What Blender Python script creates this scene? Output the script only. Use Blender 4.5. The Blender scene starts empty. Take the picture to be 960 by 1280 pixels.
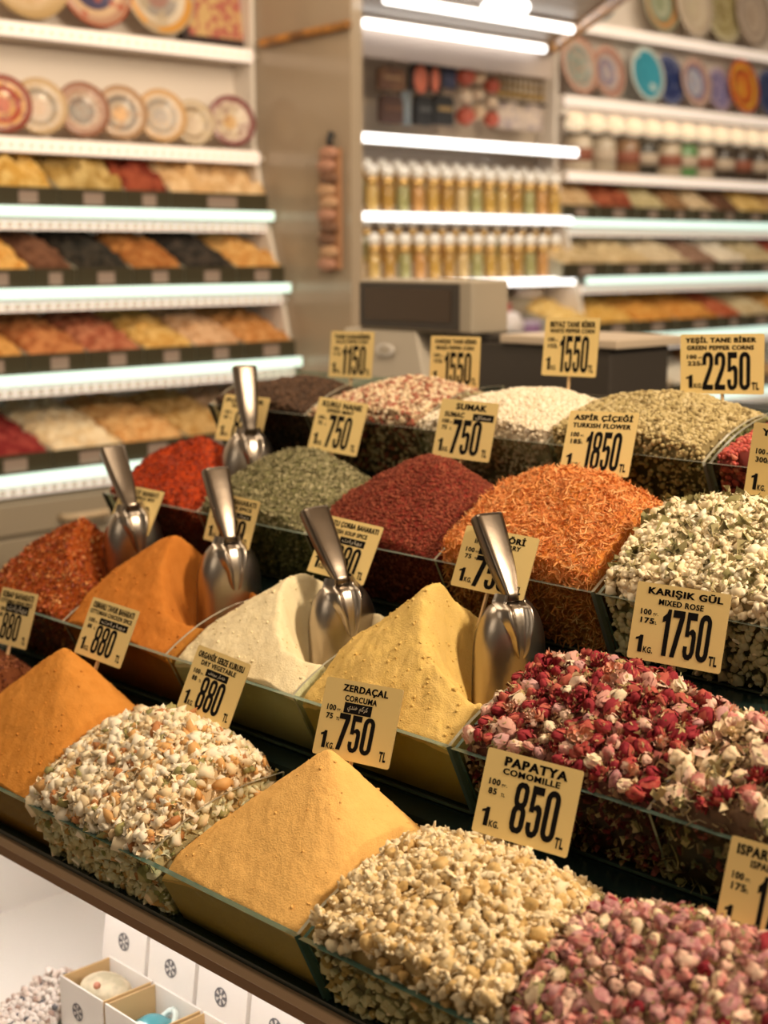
import bpy, math, random
import numpy as np
from mathutils import Matrix, Vector

C = bpy.context.scene.collection
rnd = random.Random(7)
rng = np.random.default_rng(11)
pi = math.pi

# ---------------------------------------------------------------- camera, world, lights, exposure
EYE = Vector((0, 0, 1.6))
AZ2, AZ1, PITCH, FPX = math.radians(45.6096), math.radians(-44.3904), math.radians(10.019), 1850.91
RIGHT = Vector((math.sin(AZ2), math.sin(AZ1), 0))
FWD = Vector((math.cos(AZ2), math.cos(AZ1), 0))
LOOK = FWD * math.cos(PITCH) - Vector((0, 0, 1)) * math.sin(PITCH)
UP = FWD * math.sin(PITCH) + Vector((0, 0, 1)) * math.cos(PITCH)
cd = bpy.data.cameras.new('camera')
cam = bpy.data.objects.new('camera', cd)
C.objects.link(cam)
M3 = Matrix((RIGHT, UP, -LOOK)).transposed().to_4x4()
cam.matrix_world = Matrix.Translation(EYE) @ M3
cd.sensor_fit = 'AUTO'
cd.sensor_width = 36
cd.lens = 36 * FPX / 1280
cd.clip_start = .05
cd.dof.use_dof = True
cd.dof.focus_distance = 1.97
cd.dof.aperture_fstop = 3.2
cd.dof.aperture_blades = 0
sc = bpy.context.scene
sc.camera = cam
sc.view_settings.view_transform = 'Standard'
sc.view_settings.look = 'None'
sc.view_settings.gamma = 1
sc.view_settings.use_curve_mapping = False
sc.view_settings.exposure = 0.12

w = bpy.data.worlds.new('shop_air')
sc.world = w
w.use_nodes = True
w.node_tree.nodes['Background'].inputs[0].default_value = (1, .80, .58, 1)
w.node_tree.nodes['Background'].inputs[1].default_value = .09


def area(name, loc, target, size, power, color, sizey=None):
    l = bpy.data.lights.new(name, 'AREA')
    l.energy = power
    l.color = color
    l.size = size
    if sizey:
        l.shape = 'RECTANGLE'
        l.size_y = sizey
    o = bpy.data.objects.new(name, l)
    C.objects.link(o)
    o.location = loc
    o.rotation_euler = (Vector(target) - Vector(loc)).to_track_quat('-Z', 'Y').to_euler()
    return o


area('ceiling_spot_light', (2.0, -.7, 2.85), (1.5, 1.4, 1.0), .35, 84, (1, .80, .56))
area('ceiling_panel_light', (1.2, 2.0, 3.1), (1.5, 1.8, 1.0), 1.3, 25, (1, .80, .56))
area('aisle_panel_light', (3.0, 2.7, 3.1), (3.6, 3.9, 1.4), 1.6, 30, (1, .82, .60))
area('front_fill_light', (-1.5, .2, 2.9), (1.2, 1.4, .8), 1.6, 14, (1, .82, .60))  # added fill from behind the camera to lift the dark tray fronts
area('far_panel_light', (5.2, 2.6, 3.1), (5.4, 3.9, 1.5), 1.6, 32, (1, .84, .64))


# ---------------------------------------------------------------- pixel ray helper (a photo pixel to a point at a known depth plane)
def ray(px, py):
    r, u = (px - 480) / FPX, -(py - 640) / FPX
    return RIGHT * r + UP * u + LOOK


def onY(px, py, Y):
    d = ray(px, py)
    return EYE + d * (Y / d.y)


def onX(px, py, X):
    d = ray(px, py)
    return EYE + d * (X / d.x)


# ---------------------------------------------------------------- materials
MATS = {}


def mat(name, col, rough=.7, metal=0., bump=0., bscale=60., col2=None, nscale=40., emit=0., spec=.5, mix=(.4, .6), coat=0., detail=4., sss=0.):
    if name in MATS:
        return MATS[name]
    m = bpy.data.materials.new(name)
    m.use_nodes = True
    nt = m.node_tree
    b = nt.nodes['Principled BSDF']
    b.inputs['Base Color'].default_value = (*col, 1)
    b.inputs['Roughness'].default_value = rough
    b.inputs['Metallic'].default_value = metal
    b.inputs['Specular IOR Level'].default_value = spec
    b.inputs['Coat Weight'].default_value = coat
    if sss:
        b.inputs['Subsurface Weight'].default_value = sss
        b.inputs['Subsurface Radius'].default_value = (.004, .002, .001)
    if emit:
        b.inputs['Emission Color'].default_value = (*col, 1)
        b.inputs['Emission Strength'].default_value = emit
    if col2 or bump:
        tc = nt.nodes.new('ShaderNodeTexCoord')
    if col2:
        n = nt.nodes.new('ShaderNodeTexNoise')
        n.inputs['Scale'].default_value = nscale
        n.inputs['Detail'].default_value = detail
        nt.links.new(tc.outputs['Object'], n.inputs['Vector'])
        r = nt.nodes.new('ShaderNodeValToRGB')
        r.color_ramp.elements[0].color = (*col, 1)
        r.color_ramp.elements[1].color = (*col2, 1)
        r.color_ramp.elements[0].position = mix[0]
        r.color_ramp.elements[1].position = mix[1]
        nt.links.new(n.outputs['Fac'], r.inputs[0])
        nt.links.new(r.outputs[0], b.inputs['Base Color'])
    if bump:
        n = nt.nodes.new('ShaderNodeTexNoise')
        n.inputs['Scale'].default_value = bscale
        n.inputs['Detail'].default_value = 6
        nt.links.new(tc.outputs['Object'], n.inputs['Vector'])
        bp = nt.nodes.new('ShaderNodeBump')
        bp.inputs['Strength'].default_value = bump
        bp.inputs['Distance'].default_value = .01
        nt.links.new(n.outputs['Fac'], bp.inputs['Height'])
        nt.links.new(bp.outputs[0], b.inputs['Normal'])
    MATS[name] = m
    return m


def glass(name, tint, refl=.06):
    if name in MATS:
        return MATS[name]
    m = bpy.data.materials.new(name)
    m.use_nodes = True
    nt = m.node_tree
    nt.nodes.clear()
    o = nt.nodes.new('ShaderNodeOutputMaterial')
    t = nt.nodes.new('ShaderNodeBsdfTransparent')
    t.inputs[0].default_value = (*tint, 1)
    g = nt.nodes.new('ShaderNodeBsdfGlossy')
    g.inputs['Roughness'].default_value = .02
    f = nt.nodes.new('ShaderNodeFresnel')
    f.inputs[0].default_value = 1.33
    mx = nt.nodes.new('ShaderNodeMixShader')
    ge = nt.nodes.new('ShaderNodeNewGeometry')
    inv = nt.nodes.new('ShaderNodeMath')
    inv.operation = 'SUBTRACT'
    inv.inputs[0].default_value = 1
    nt.links.new(ge.outputs['Backfacing'], inv.inputs[1])
    ml = nt.nodes.new('ShaderNodeMath')
    ml.operation = 'MULTIPLY'
    nt.links.new(f.outputs[0], ml.inputs[0])
    nt.links.new(inv.outputs[0], ml.inputs[1])
    nt.links.new(ml.outputs[0], mx.inputs[0])
    nt.links.new(t.outputs[0], mx.inputs[1])
    nt.links.new(g.outputs[0], mx.inputs[2])
    nt.links.new(mx.outputs[0], o.inputs[0])
    MATS[name] = m
    return m


def rings(name, cols, r, seed=0, petals=8):
    """glazed plate: painted rings and a ring of motifs, in the plate's own coordinates"""
    m = bpy.data.materials.new(name)
    m.use_nodes = True
    nt = m.node_tree
    b = nt.nodes['Principled BSDF']
    b.inputs['Roughness'].default_value = .25
    tc = nt.nodes.new('ShaderNodeTexCoord')
    L = nt.nodes.new('ShaderNodeVectorMath')
    L.operation = 'LENGTH'
    mp = nt.nodes.new('ShaderNodeMapping')
    mp.inputs['Scale'].default_value = (1 / r, 1 / r, 0)
    nt.links.new(tc.outputs['Object'], mp.inputs[0])
    nt.links.new(mp.outputs[0], L.inputs[0])
    cr = nt.nodes.new('ShaderNodeValToRGB')
    cr.color_ramp.interpolation = 'CONSTANT'
    while len(cr.color_ramp.elements) < len(cols):
        cr.color_ramp.elements.new(.5)
    for e, (p, c) in zip(cr.color_ramp.elements, cols):
        e.position = p
        e.color = (*c, 1)
    nt.links.new(L.outputs['Value'], cr.inputs[0])
    v = nt.nodes.new('ShaderNodeTexVoronoi')
    v.inputs['Scale'].default_value = petals / r * .35
    mp2 = nt.nodes.new('ShaderNodeMapping')
    mp2.inputs['Location'].default_value = (seed * 1.7, seed * .9, 0)
    mp2.inputs['Scale'].default_value = (1, 1, 0)
    nt.links.new(tc.outputs['Object'], mp2.inputs[0])
    nt.links.new(mp2.outputs[0], v.inputs['Vector'])
    th = nt.nodes.new('ShaderNodeMath')
    th.operation = 'LESS_THAN'
    th.inputs[1].default_value = .33
    nt.links.new(v.outputs['Distance'], th.inputs[0])
    mul = nt.nodes.new('ShaderNodeMath')
    mul.operation = 'MULTIPLY'
    mul.inputs[1].default_value = .75
    nt.links.new(th.outputs[0], mul.inputs[0])
    mx = nt.nodes.new('ShaderNodeMixRGB')
    mx.inputs[2].default_value = (*cols[-1][1], 1)
    nt.links.new(mul.outputs[0], mx.inputs[0])
    nt.links.new(cr.outputs[0], mx.inputs[1])
    nt.links.new(mx.outputs[0], b.inputs['Base Color'])
    return m


GLASS = glass('clear_glass', (.93, .97, .95))
PGLASS = glass('tinted_front_glass', (.74, .78, .70))
DGLASS = glass('smoked_glass', (.80, .88, .85))
EDGE = mat('green_glass_edge', (.055, .115, .095), .12, spec=.6)
EDGE2 = mat('pale_glass_edge', (.42, .40, .31), .12, spec=.8)
BLACK = mat('black_board', (.012, .016, .016), .45)
DARKGREEN = mat('dark_green_ledge', (.010, .022, .020), .2)
RAIL = mat('bronze_rail', (.44, .31, .20), .35, metal=.2)
RAIL2 = mat('brown_rail', (.22, .115, .055), .4)
WHITE = mat('white_lacquer', (.86, .82, .77), .5)
CARD = mat('yellow_card', (.85, .65, .28), .38, spec=.35)
INK = mat('black_ink', (.007, .006, .006), .8, spec=.1)
SLEEVE = mat('clear_sleeve_edge', (.42, .30, .14), .2, spec=.7)
WOOD = mat('pale_stick', (.62, .42, .22), .6)
STEEL = mat('brushed_steel', (.44, .385, .33), .30, metal=1., bump=.06, bscale=25)
STEEL_DARKREFL = mat('steel_dark_reflections', (.19, .155, .125), .28, metal=1., bump=.05, bscale=25)  # same metal as the blade, with dark reflections painted into its base colour
TEAL = mat('lit_glass_edge', (.74, 1., .90), .3, emit=.80)
LED = mat('white_led', (.95, .84, .75), .3, emit=.42)
MIDLED = mat('bright_led', (1, .98, .95), .3, emit=2.2)
TUBE = mat('white_tube_light', (1, .98, .94), .3, emit=3.2)
BEIGE = mat('grey_beige_panel', (.40, .32, .235), .16, spec=.5)
GOLD = mat('gold_trim', (.60, .27, .05), .35, metal=.15, col2=(.22, .10, .03), nscale=14)
GREYCAB = mat('taupe_cabinet', (.33, .275, .205), .45)


# ---------------------------------------------------------------- mesh helpers
class MB:
    def __init__(self):
        self.v, self.f, self.m, self.mats = [], [], [], []

    def slot(self, m):
        if m not in self.mats:
            self.mats.append(m)
        return self.mats.index(m)

    def add(self, vs, fs, m):
        o = len(self.v)
        s = self.slot(m)
        self.v += [tuple(v) for v in vs]
        self.f += [tuple(i + o for i in f) for f in fs]
        self.m += [s] * len(fs)

    def box(self, a, b, m, M=None):
        vs = [Vector((x, y, z)) for x in (a[0], b[0]) for y in (a[1], b[1]) for z in (a[2], b[2])]
        if M:
            vs = [M @ v for v in vs]
        self.add(vs, [(0, 1, 3, 2), (4, 6, 7, 5), (0, 4, 5, 1), (2, 3, 7, 6), (0, 2, 6, 4), (1, 5, 7, 3)], m)

    def prism(self, poly, y0, y1, m, edge=None, axis='y'):
        """poly in (x,z) pushed along y; edge: material of the narrow rim faces"""
        n = len(poly)
        if axis == 'y':
            vs = [(p[0], y0, p[1]) for p in poly] + [(p[0], y1, p[1]) for p in poly]
        elif axis == 'x':
            vs = [(y0, p[0], p[1]) for p in poly] + [(y1, p[0], p[1]) for p in poly]
        else:
            vs = [(p[0], p[1], y0) for p in poly] + [(p[0], p[1], y1) for p in poly]
        self.add(vs, [tuple(range(n - 1, -1, -1)), tuple(range(n, 2 * n))], m)
        o = len(self.v) - 2 * n
        for i in range(n):
            j = (i + 1) % n
            self.f.append((o + i, o + j, o + n + j, o + n + i))
            self.m.append(self.slot(edge[i] if isinstance(edge, list) else (edge or m)))

    def lathe(self, prof, m, seg=24, M=None):
        vs, fs = [], []
        for r, z in prof:
            for k in range(seg):
                a = 2 * pi * k / seg
                v = Vector((r * math.cos(a), r * math.sin(a), z))
                vs.append(M @ v if M else v)
        for i in range(len(prof) - 1):
            for k in range(seg):
                k2 = (k + 1) % seg
                fs.append((i * seg + k, i * seg + k2, (i + 1) * seg + k2, (i + 1) * seg + k))
        fs.append(tuple(range(seg - 1, -1, -1)))
        fs.append(tuple((len(prof) - 1) * seg + k for k in range(seg)))
        self.add(vs, fs, m)

    def tube(self, pts, rad, m, seg=10):
        pts = [Vector(p) for p in pts]
        if not hasattr(rad, '__len__'):
            rad = [rad] * len(pts)
        vs, fs = [], []
        for i, p in enumerate(pts):
            d = (pts[min(i + 1, len(pts) - 1)] - pts[max(i - 1, 0)]).normalized()
            q = Vector((0, 0, 1)).rotation_difference(d)
            for k in range(seg):
                a = 2 * pi * k / seg
                vs.append(p + q @ Vector((rad[i] * math.cos(a), rad[i] * math.sin(a), 0)))
        for i in range(len(pts) - 1):
            for k in range(seg):
                k2 = (k + 1) % seg
                fs.append((i * seg + k, i * seg + k2, (i + 1) * seg + k2, (i + 1) * seg + k))
        fs.append(tuple(range(seg - 1, -1, -1)))
        fs.append(tuple((len(pts) - 1) * seg + k for k in range(seg)))
        self.add(vs, fs, m)

    def build(self, name, parent=None, smooth=False, bevel=0, matrix=None):
        me = bpy.data.meshes.new(name)
        me.from_pydata([tuple(v) for v in self.v], [], self.f)
        for m in self.mats:
            me.materials.append(m)
        me.polygons.foreach_set('material_index', self.m)
        if smooth:
            me.polygons.foreach_set('use_smooth', [True] * len(me.polygons))
        me.update()
        o = bpy.data.objects.new(name, me)
        C.objects.link(o)
        if parent:
            o.parent = parent
        if matrix is not None:
            o.matrix_local = matrix
        if bevel:
            b = o.modifiers.new('soft_edges', 'BEVEL')
            b.width = bevel
            b.segments = 2
            b.limit_method = 'ANGLE'
        return o


def arr_mesh(name, V, groups, mats, smooth=True):
    """groups: list of (faces array (m,k), material index array (m,))"""
    me = bpy.data.meshes.new(name)
    V = np.asarray(V, dtype=np.float32)
    me.vertices.add(len(V))
    me.vertices.foreach_set('co', V.ravel())
    nl = sum(f.size for f, _ in groups)
    npoly = sum(len(f) for f, _ in groups)
    me.loops.add(nl)
    me.polygons.add(npoly)
    li = np.concatenate([f.ravel() for f, _ in groups]).astype(np.int32)
    tot = np.concatenate([np.full(len(f), f.shape[1], np.int32) for f, _ in groups])
    st = np.concatenate([[0], np.cumsum(tot)[:-1]]).astype(np.int32)
    me.loops.foreach_set('vertex_index', li)
    me.polygons.foreach_set('loop_start', st)
    me.polygons.foreach_set('material_index', np.concatenate([m for _, m in groups]).astype(np.int32))
    me.polygons.foreach_set('use_smooth', np.full(npoly, smooth))
    for m in mats:
        me.materials.append(m)
    me.update(calc_edges=True)
    me.validate()
    return me


def link(name, me, parent=None):
    o = bpy.data.objects.new(name, me)
    C.objects.link(o)
    if parent:
        o.parent = parent
    return o


def tag(o, label, cat, group=None, kind=None):
    o['label'] = label
    o['category'] = cat
    if group:
        o['group'] = group
    if kind:
        o['kind'] = kind
    return o


def struct(o):
    o['kind'] = 'structure'
    return o


def empty(name, loc, label, cat, group=None, rot=None):
    o = bpy.data.objects.new(name, None)
    o.empty_display_size = .05
    C.objects.link(o)
    o.location = loc
    if rot is not None:
        o.rotation_euler = rot
    return tag(o, label, cat, group)


# numpy value noise
def _h(ix, iy, s):
    n = np.sin(ix * 127.1 + iy * 311.7 + s * 74.7) * 43758.5453
    return n - np.floor(n)


def vnoise(x, y, s=0):
    ix, iy = np.floor(x), np.floor(y)
    fx, fy = x - ix, y - iy
    fx, fy = fx * fx * (3 - 2 * fx), fy * fy * (3 - 2 * fy)
    a = _h(ix, iy, s) * (1 - fx) + _h(ix + 1, iy, s) * fx
    b = _h(ix, iy + 1, s) * (1 - fx) + _h(ix + 1, iy + 1, s) * fx
    return (a * (1 - fy) + b * fy) * 2 - 1


def fbm(x, y, s=0, o=4):
    t, a = 0, 1.
    for k in range(o):
        t = t + a * vnoise(x * 2 ** k, y * 2 ** k, s + k)
        a *= .5
    return t


# ---------------------------------------------------------------- the setting
def slab(name, a, b, m):
    mb = MB()
    mb.box(a, b, m)
    return struct(mb.build(name))


slab('floor', (-1.5, -2.5, -.05), (8.2, 4.2, 0), mat('floor_tile', (.42, .34, .26), .3, col2=(.36, .29, .22), nscale=2))
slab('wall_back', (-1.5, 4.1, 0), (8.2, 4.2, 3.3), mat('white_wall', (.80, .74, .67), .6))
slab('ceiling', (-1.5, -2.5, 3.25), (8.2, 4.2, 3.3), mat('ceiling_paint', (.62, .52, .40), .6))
slab('wall_return', (3.3, 3.52, 0), (3.35, 4.1, 3.25), BEIGE)
# lowered soffit over the middle bay, with its gilded diagonal edge
mb = MB()
zc = 2.40
poly = [(3.35, 4.1), (4.74, 4.1), (4.74, 3.90), (3.86, 2.87), (3.35, 2.87)]
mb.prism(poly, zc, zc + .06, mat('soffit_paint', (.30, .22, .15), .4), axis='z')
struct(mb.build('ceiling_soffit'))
mb = MB()
for a, b in (((4.76, 3.91), (3.86, 2.86)),):
    a, b = Vector((*a, zc - .012)), Vector((*b, zc - .012))
    mb.tube([a + (b - a) * t / 6 for t in range(7)], .022, GOLD, 8)
struct(mb.build('trim_soffit'))
mb = MB()
p0, p1 = onX(326, 54, 3.285), onX(436, 30, 3.285)
mb.tube([p0, p0.lerp(p1, .5), p1], .014, GOLD, 8)
struct(mb.build('trim_return'))

# ---------------------------------------------------------------- the stepped display counter
TX = [1.07, 1.331, 1.624, 1.89]
TZ = [.80, .971, 1.127, 1.285]
COLS = {'A': (.63, .9395), 'B': (.940, 1.234), 'C': (1.250, 1.552), 'D': (1.558, 1.858), 'E': (1.864, 2.156), 'F': (2.162, 2.452)}
YL, YR = 2.46, .40
counter = empty('display_counter', (1.5, 1.4, 0), 'long stepped display counter with a bronze rail that carries the glass spice trays', 'counter')


def cpart(mbx, name, **k):
    o = mbx.build(name, None, **k)
    o.parent = counter
    o.matrix_parent_inverse = Matrix.Translation(-counter.location)
    return o


mb = MB()
prof = [(1.125, .663), (1.125, TZ[0] - .112)]
for k in range(4):
    prof.append((TX[k] + .262, TZ[k] - .112))
    if k < 3:
        prof.append((TX[k] + .262, TZ[k + 1] - .112))
prof += [(2.152, 1.255), (2.98, 1.255), (2.98, 1.22), (2.15, .62), (1.6, .62), (1.55, .663)]
mb.prism(prof, YR, YL - .005, BLACK)
cpart(mb, 'stepped_body')
mb = MB()
for k in range(3):
    mb.box((TX[k] + .258, YR, TZ[k + 1] - .116), (TX[k + 1] + .050, YL - .004, TZ[k + 1] - .1065), DARKGREEN)
mb.box((1.1125, YR, TZ[0] - .1035), (1.13, YL - .004, TZ[0] - .0965), DARKGREEN)
cpart(mb, 'ledge')
mb = MB()
mb.box((1.106, YR, .680), (1.125, YL, .6960), RAIL)
mb.box((1.109, YR, .662), (1.56, YL, .680), RAIL2)
cpart(mb, 'rail', bevel=.002)
mb = MB()
mb.box((1.50, YR, 0), (1.55, YL, .662), WHITE)
cpart(mb, 'niche_back')
mb = MB()
mb.box((1.10, YR, 0), (1.50, YL, .335), WHITE)
cpart(mb, 'niche_base')
mb = MB()
mb.box((1.11, YL - .02, .335), (1.50, YL, .662), WHITE)
cpart(mb, 'niche_end')
mb = MB()
mb.box((2.9, YR, 0), (2.98, YL, 1.22), WHITE)
cpart(mb, 'rear_panel')
mb = MB()
mb.box((1.14, YR + .05, .653), (1.17, YL - .03, .661), mat('niche_led', (1, .93, .85), .3, emit=18.))
cpart(mb, 'light_strip')

CURVE = [(0, 0), (.02, .013), (.04, .024), (.065, .036), (.09, .045), (.118, .053), (.145, .058), (.19, .061), (.242, .061)]


def tray(k, cols, ylo, yhi, label, group):
    x, z = TX[k], TZ[k]
    t = empty('glass_spice_tray', (x, (ylo + yhi) / 2, z - .10), label, 'glass tray', group)
    L = Matrix.Translation(-t.location)
    edge = EDGE if k < 1 else mat('edge_%s' % 'abc'[min(k - 1, 2)], [(.13, .20, .17), (.20, .24, .20), (.27, .27, .22)][k - 1], .15, spec=.7)

    def part(mbx, nm):
        o = mbx.build(nm, t)
        o.matrix_parent_inverse = L
        return o
    mb = MB()
    e = .009
    mb.prism([(x, z), (x + .0485, z - .104), (x + .0485 + e, z - .104), (x + e + .001, z)], ylo, yhi, edge, [PGLASS, edge, PGLASS, edge])
    part(mb, 'front_panel')
    side = [(x + .008 + a, z + b) for a, b in CURVE] + [(x + .242, z - .075), (x + .060, z - .102)]
    for y0, y1 in ((ylo, ylo + .005), (yhi - .005, yhi)):
        mb = MB()
        mb.prism(side, y0, y1, GLASS, edge if y0 == ylo and yhi < 2 or (y0 > ylo and yhi < 2) else EDGE2)
        part(mb, 'end_panel')
    ds = sorted(COLS[c][0] for c in cols)[1:]
    for d in ds:
        mb = MB()
        mb.prism(side, d - .005, d - .001, GLASS, EDGE2)
        part(mb, 'divider')
    mb = MB()
    mb.box((x + .243, ylo, z - .104), (x + .248, yhi, z + .058), DGLASS)
    part(mb, 'back_panel')
    mb = MB()
    mb.prism([(x + .056, z - .106), (x + .242, z - .106), (x + .242, z - .082), (x + .056, z - .102)], ylo, yhi, BLACK)
    part(mb, 'floor_plate')
    return t


ROWN = ['front row', 'second row', 'third row', 'back row']
WHATL = ['holding flakes, orange powder, dried vegetables and turmeric', 'holding chilli flakes, orange powder, cream powder and curry',
         'holding red pepper, mint, sumac and safflower', 'holding black, mixed, white and green peppercorns']
WHATR = ['holding chamomile heads and pink rosebuds', 'holding mixed rosebuds and potpourri', 'holding pale jasmine buds', 'holding pink peppercorns']
for k in range(4):
    tray(k, 'CDEF', 1.245, 2.457, 'long glass tray in the %s %s' % (ROWN[k], WHATL[k]), 'glass trays on the counter')
    if k < 2:
        tray(k, 'AB', .625, 1.238, 'glass tray in the %s %s' % (ROWN[k], WHATR[k]), 'glass trays on the counter')
    else:
        tray(k, 'B', .935, 1.238, 'glass tray in the %s %s' % (ROWN[k], WHATR[k]), 'glass trays on the counter')


# ---------------------------------------------------------------- heaps
class Heap:
    def __init__(s, k, col, ay, az, ax=None, sy=.6, p=3., sb=1.1, tip=.012, drop=.008, noise=.002, nsc=40, seed=0, fine=0., fs=220, gap=.0005, dents=()):
        s.gap, s.dents = gap, dents
        s.k, s.x0, s.zr = k, TX[k], TZ[k]
        s.y0, s.y1 = COLS[col]
        if col in 'BC':
            s.y0, s.y1 = (s.y0 + .003, s.y1 - .003)
        s.ax = (TX[k] + .165) if ax is None else ax
        s.ay, s.az, s.sy, s.p, s.sb, s.tip, s.noise, s.nsc, s.seed = ay, az, sy, p, sb, tip, noise, nsc, seed
        s.sf = (az - (s.zr - drop)) / (s.ax - (s.x0 + .01))
        s.fine, s.fs = fine, fs

    def floor(s, x):
        return s.zr - .100 + (x - s.x0 - .05) * .08

    def h(s, x, y, detail=True):
        dx, dy = x - s.ax, np.abs(y - s.ay)
        a = np.where(dx < 0, -dx * s.sf, dx * s.sb)
        d = (a ** s.p + (dy * s.sy) ** s.p + 1e-12) ** (1 / s.p)
        d = np.sqrt(d * d + s.tip ** 2) - s.tip
        z = s.az - d
        if detail:
            z = z + s.noise * fbm(x * s.nsc, y * s.nsc, s.seed, 4)
            if s.fine:
                z = z + s.fine * fbm(x * s.fs, y * s.fs, s.seed + 9, 2)
        for (qx, qy, qz, qr, qs) in s.dents:      # where a scoop has dug in
            dd = np.sqrt((x - qx) ** 2 + (y - qy) ** 2)
            pit = (qz + qs * np.maximum(0, dd - qr) + (2 * s.noise * fbm(x * 45, y * 45, 3, 3) if detail else 0))
            kk = .007
            mn = np.minimum(z, pit)
            z = mn - kk * np.log(np.exp(-(z - mn) / kk) + np.exp(-(pit - mn) / kk))
        return np.maximum(z, s.floor(x) + .004)

    def mesh(s, name, m, nx=110, ny=120):
        xa, xb = s.x0 + .009 + s.gap, s.x0 + .241
        fx = np.linspace(0, 1, nx)
        fy = np.linspace(s.y0 + s.gap, s.y1 - .0055 - s.gap, ny)
        X, Y = np.meshgrid(xa + fx * (xb - xa), fy, indexing='ij')
        Z = s.h(X, Y)
        # keep the front strip behind the leaning glass
        lean = np.clip((s.zr - Z), 0, .2) * .47 * np.clip(1 - fx * 4, 0, 1)[:, None]
        X = X + lean
        top = np.stack([X, Y, Z], -1)
        Xb = s.x0 + .060 + s.gap + fx[:, None] * (xb - s.x0 - .0605) + 0 * Y
        bot = np.stack([Xb, Y, s.floor(Xb)], -1)
        V = np.concatenate([top.reshape(-1, 3), bot.reshape(-1, 3)])
        N = nx * ny
        idx = np.arange(N).reshape(nx, ny)
        q = np.stack([idx[:-1, :-1], idx[1:, :-1], idx[1:, 1:], idx[:-1, 1:]], -1).reshape(-1, 4)
        f = [q, q[:, ::-1] + N]
        ring = np.concatenate([idx[:, 0], idx[-1, 1:], idx[-2::-1, -1], idx[0, -2:0:-1]])
        r2 = np.roll(ring, -1)
        f.append(np.stack([r2, ring, ring + N, r2 + N], -1))
        F = np.concatenate(f)
        return arr_mesh(name, V, [(F, np.zeros(len(F), int))], m if isinstance(m, list) else [m])

    def points(s, n, margin=.004, front=True):
        x = s.x0 + .012 + rng.random(n) * .218
        y = s.y0 + margin + rng.random(n) * (s.y1 - s.y0 - .005 - 2 * margin)
        z = s.h(x, y)
        e = .004
        nx = -(s.h(x + e, y, False) - s.h(x - e, y, False)) / (2 * e)
        ny = -(s.h(x, y + e, False) - s.h(x, y - e, False)) / (2 * e)
        nn = np.stack([nx, ny, np.ones(n)], -1)
        nn /= np.linalg.norm(nn, axis=1)[:, None]
        return np.stack([x, y, z], -1), nn

    def wall_points(s, n):
        """points on the heap's upright sides, seen through the glass"""
        side = rng.random(n)
        x = s.x0 + .012 + rng.random(n) * .225
        y = s.y0 + .004 + rng.random(n) * (s.y1 - s.y0 - .013)
        fr = side < .45
        x = np.where(fr, s.x0 + .0105, x)
        y = np.where(~fr & (side < .72), s.y0 + .002, np.where(~fr, s.y1 - .0075, y))
        top, bot = s.h(x, y), s.floor(x) + .003
        z = bot + (top - bot) * rng.random(n)
        x = np.where(fr, x + np.clip(s.zr - z, 0, .2) * .47, np.maximum(x, s.x0 + .013 + np.clip(s.zr - z, 0, .2) * .47))
        nn = np.zeros((n, 3))
        nn[fr, 0] = -1
        nn[~fr & (side < .72), 1] = -1
        nn[~fr & (side >= .72), 1] = 1
        return np.stack([x, y, z], -1), nn


def ico(sub=0):
    t = (1 + 5 ** .5) / 2
    v = np.array([(-1, t, 0), (1, t, 0), (-1, -t, 0), (1, -t, 0), (0, -1, t), (0, 1, t), (0, -1, -t), (0, 1, -t), (t, 0, -1), (t, 0, 1), (-t, 0, -1), (-t, 0, 1)], float)
    v /= np.linalg.norm(v[0])
    f = [(0, 11, 5), (0, 5, 1), (0, 1, 7), (0, 7, 10), (0, 10, 11), (1, 5, 9), (5, 11, 4), (11, 10, 2), (10, 7, 6), (7, 1, 8), (3, 9, 4), (3, 4, 2), (3, 2, 6), (3, 6, 8), (3, 8, 9), (4, 9, 5), (2, 4, 11), (6, 2, 10), (8, 6, 7), (9, 8, 1)]
    v = list(map(tuple, v))
    for _ in range(sub):
        cache, nf = {}, []

        def mid(a, b):
            k = (min(a, b), max(a, b))
            if k not in cache:
                p = np.array(v[a]) + np.array(v[b])
                v.append(tuple(p / np.linalg.norm(p)))
                cache[k] = len(v) - 1
            return cache[k]
        for a, b, c in f:
            ab, bc, ca = mid(a, b), mid(b, c), mid(c, a)
            nf += [(a, ab, ca), (b, bc, ab), (c, ca, bc), (ab, bc, ca)]
        f = nf
    return np.array(v), np.array(f)


def frames(nn, spin=True, jit=.5):
    """rotation matrices whose z follows the normals nn, jittered"""
    n = len(nn)
    z = nn + jit * rng.normal(size=(n, 3))
    z /= np.linalg.norm(z, axis=1)[:, None]
    a = rng.normal(size=(n, 3))
    x = a - (a * z).sum(1)[:, None] * z
    x /= np.linalg.norm(x, axis=1)[:, None]
    y = np.cross(z, x)
    return np.stack([x, y, z], -1)


def scatter(P, R, S, temps, pick, matpick):
    """merge copies of small triangle templates; S (n,3) scale"""
    Vs, Fs, Ms, off = [], [], [], 0
    for ti, (tv, tf) in enumerate(temps):
        i = np.where(pick == ti)[0]
        if not len(i):
            continue
        v = np.einsum('nij,nvj->nvi', R[i], tv[None] * S[i][:, None, :]) + P[i][:, None, :]
        Vs.append(v.reshape(-1, 3))
        o = off + np.arange(len(i))[:, None, None] * len(tv)
        Fs.append((tf[None] + o).reshape(-1, 3))
        Ms.append(np.repeat(matpick[i], len(tf)))
        off += len(i) * len(tv)
    return np.concatenate(Vs), np.concatenate(Fs), np.concatenate(Ms)


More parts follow.
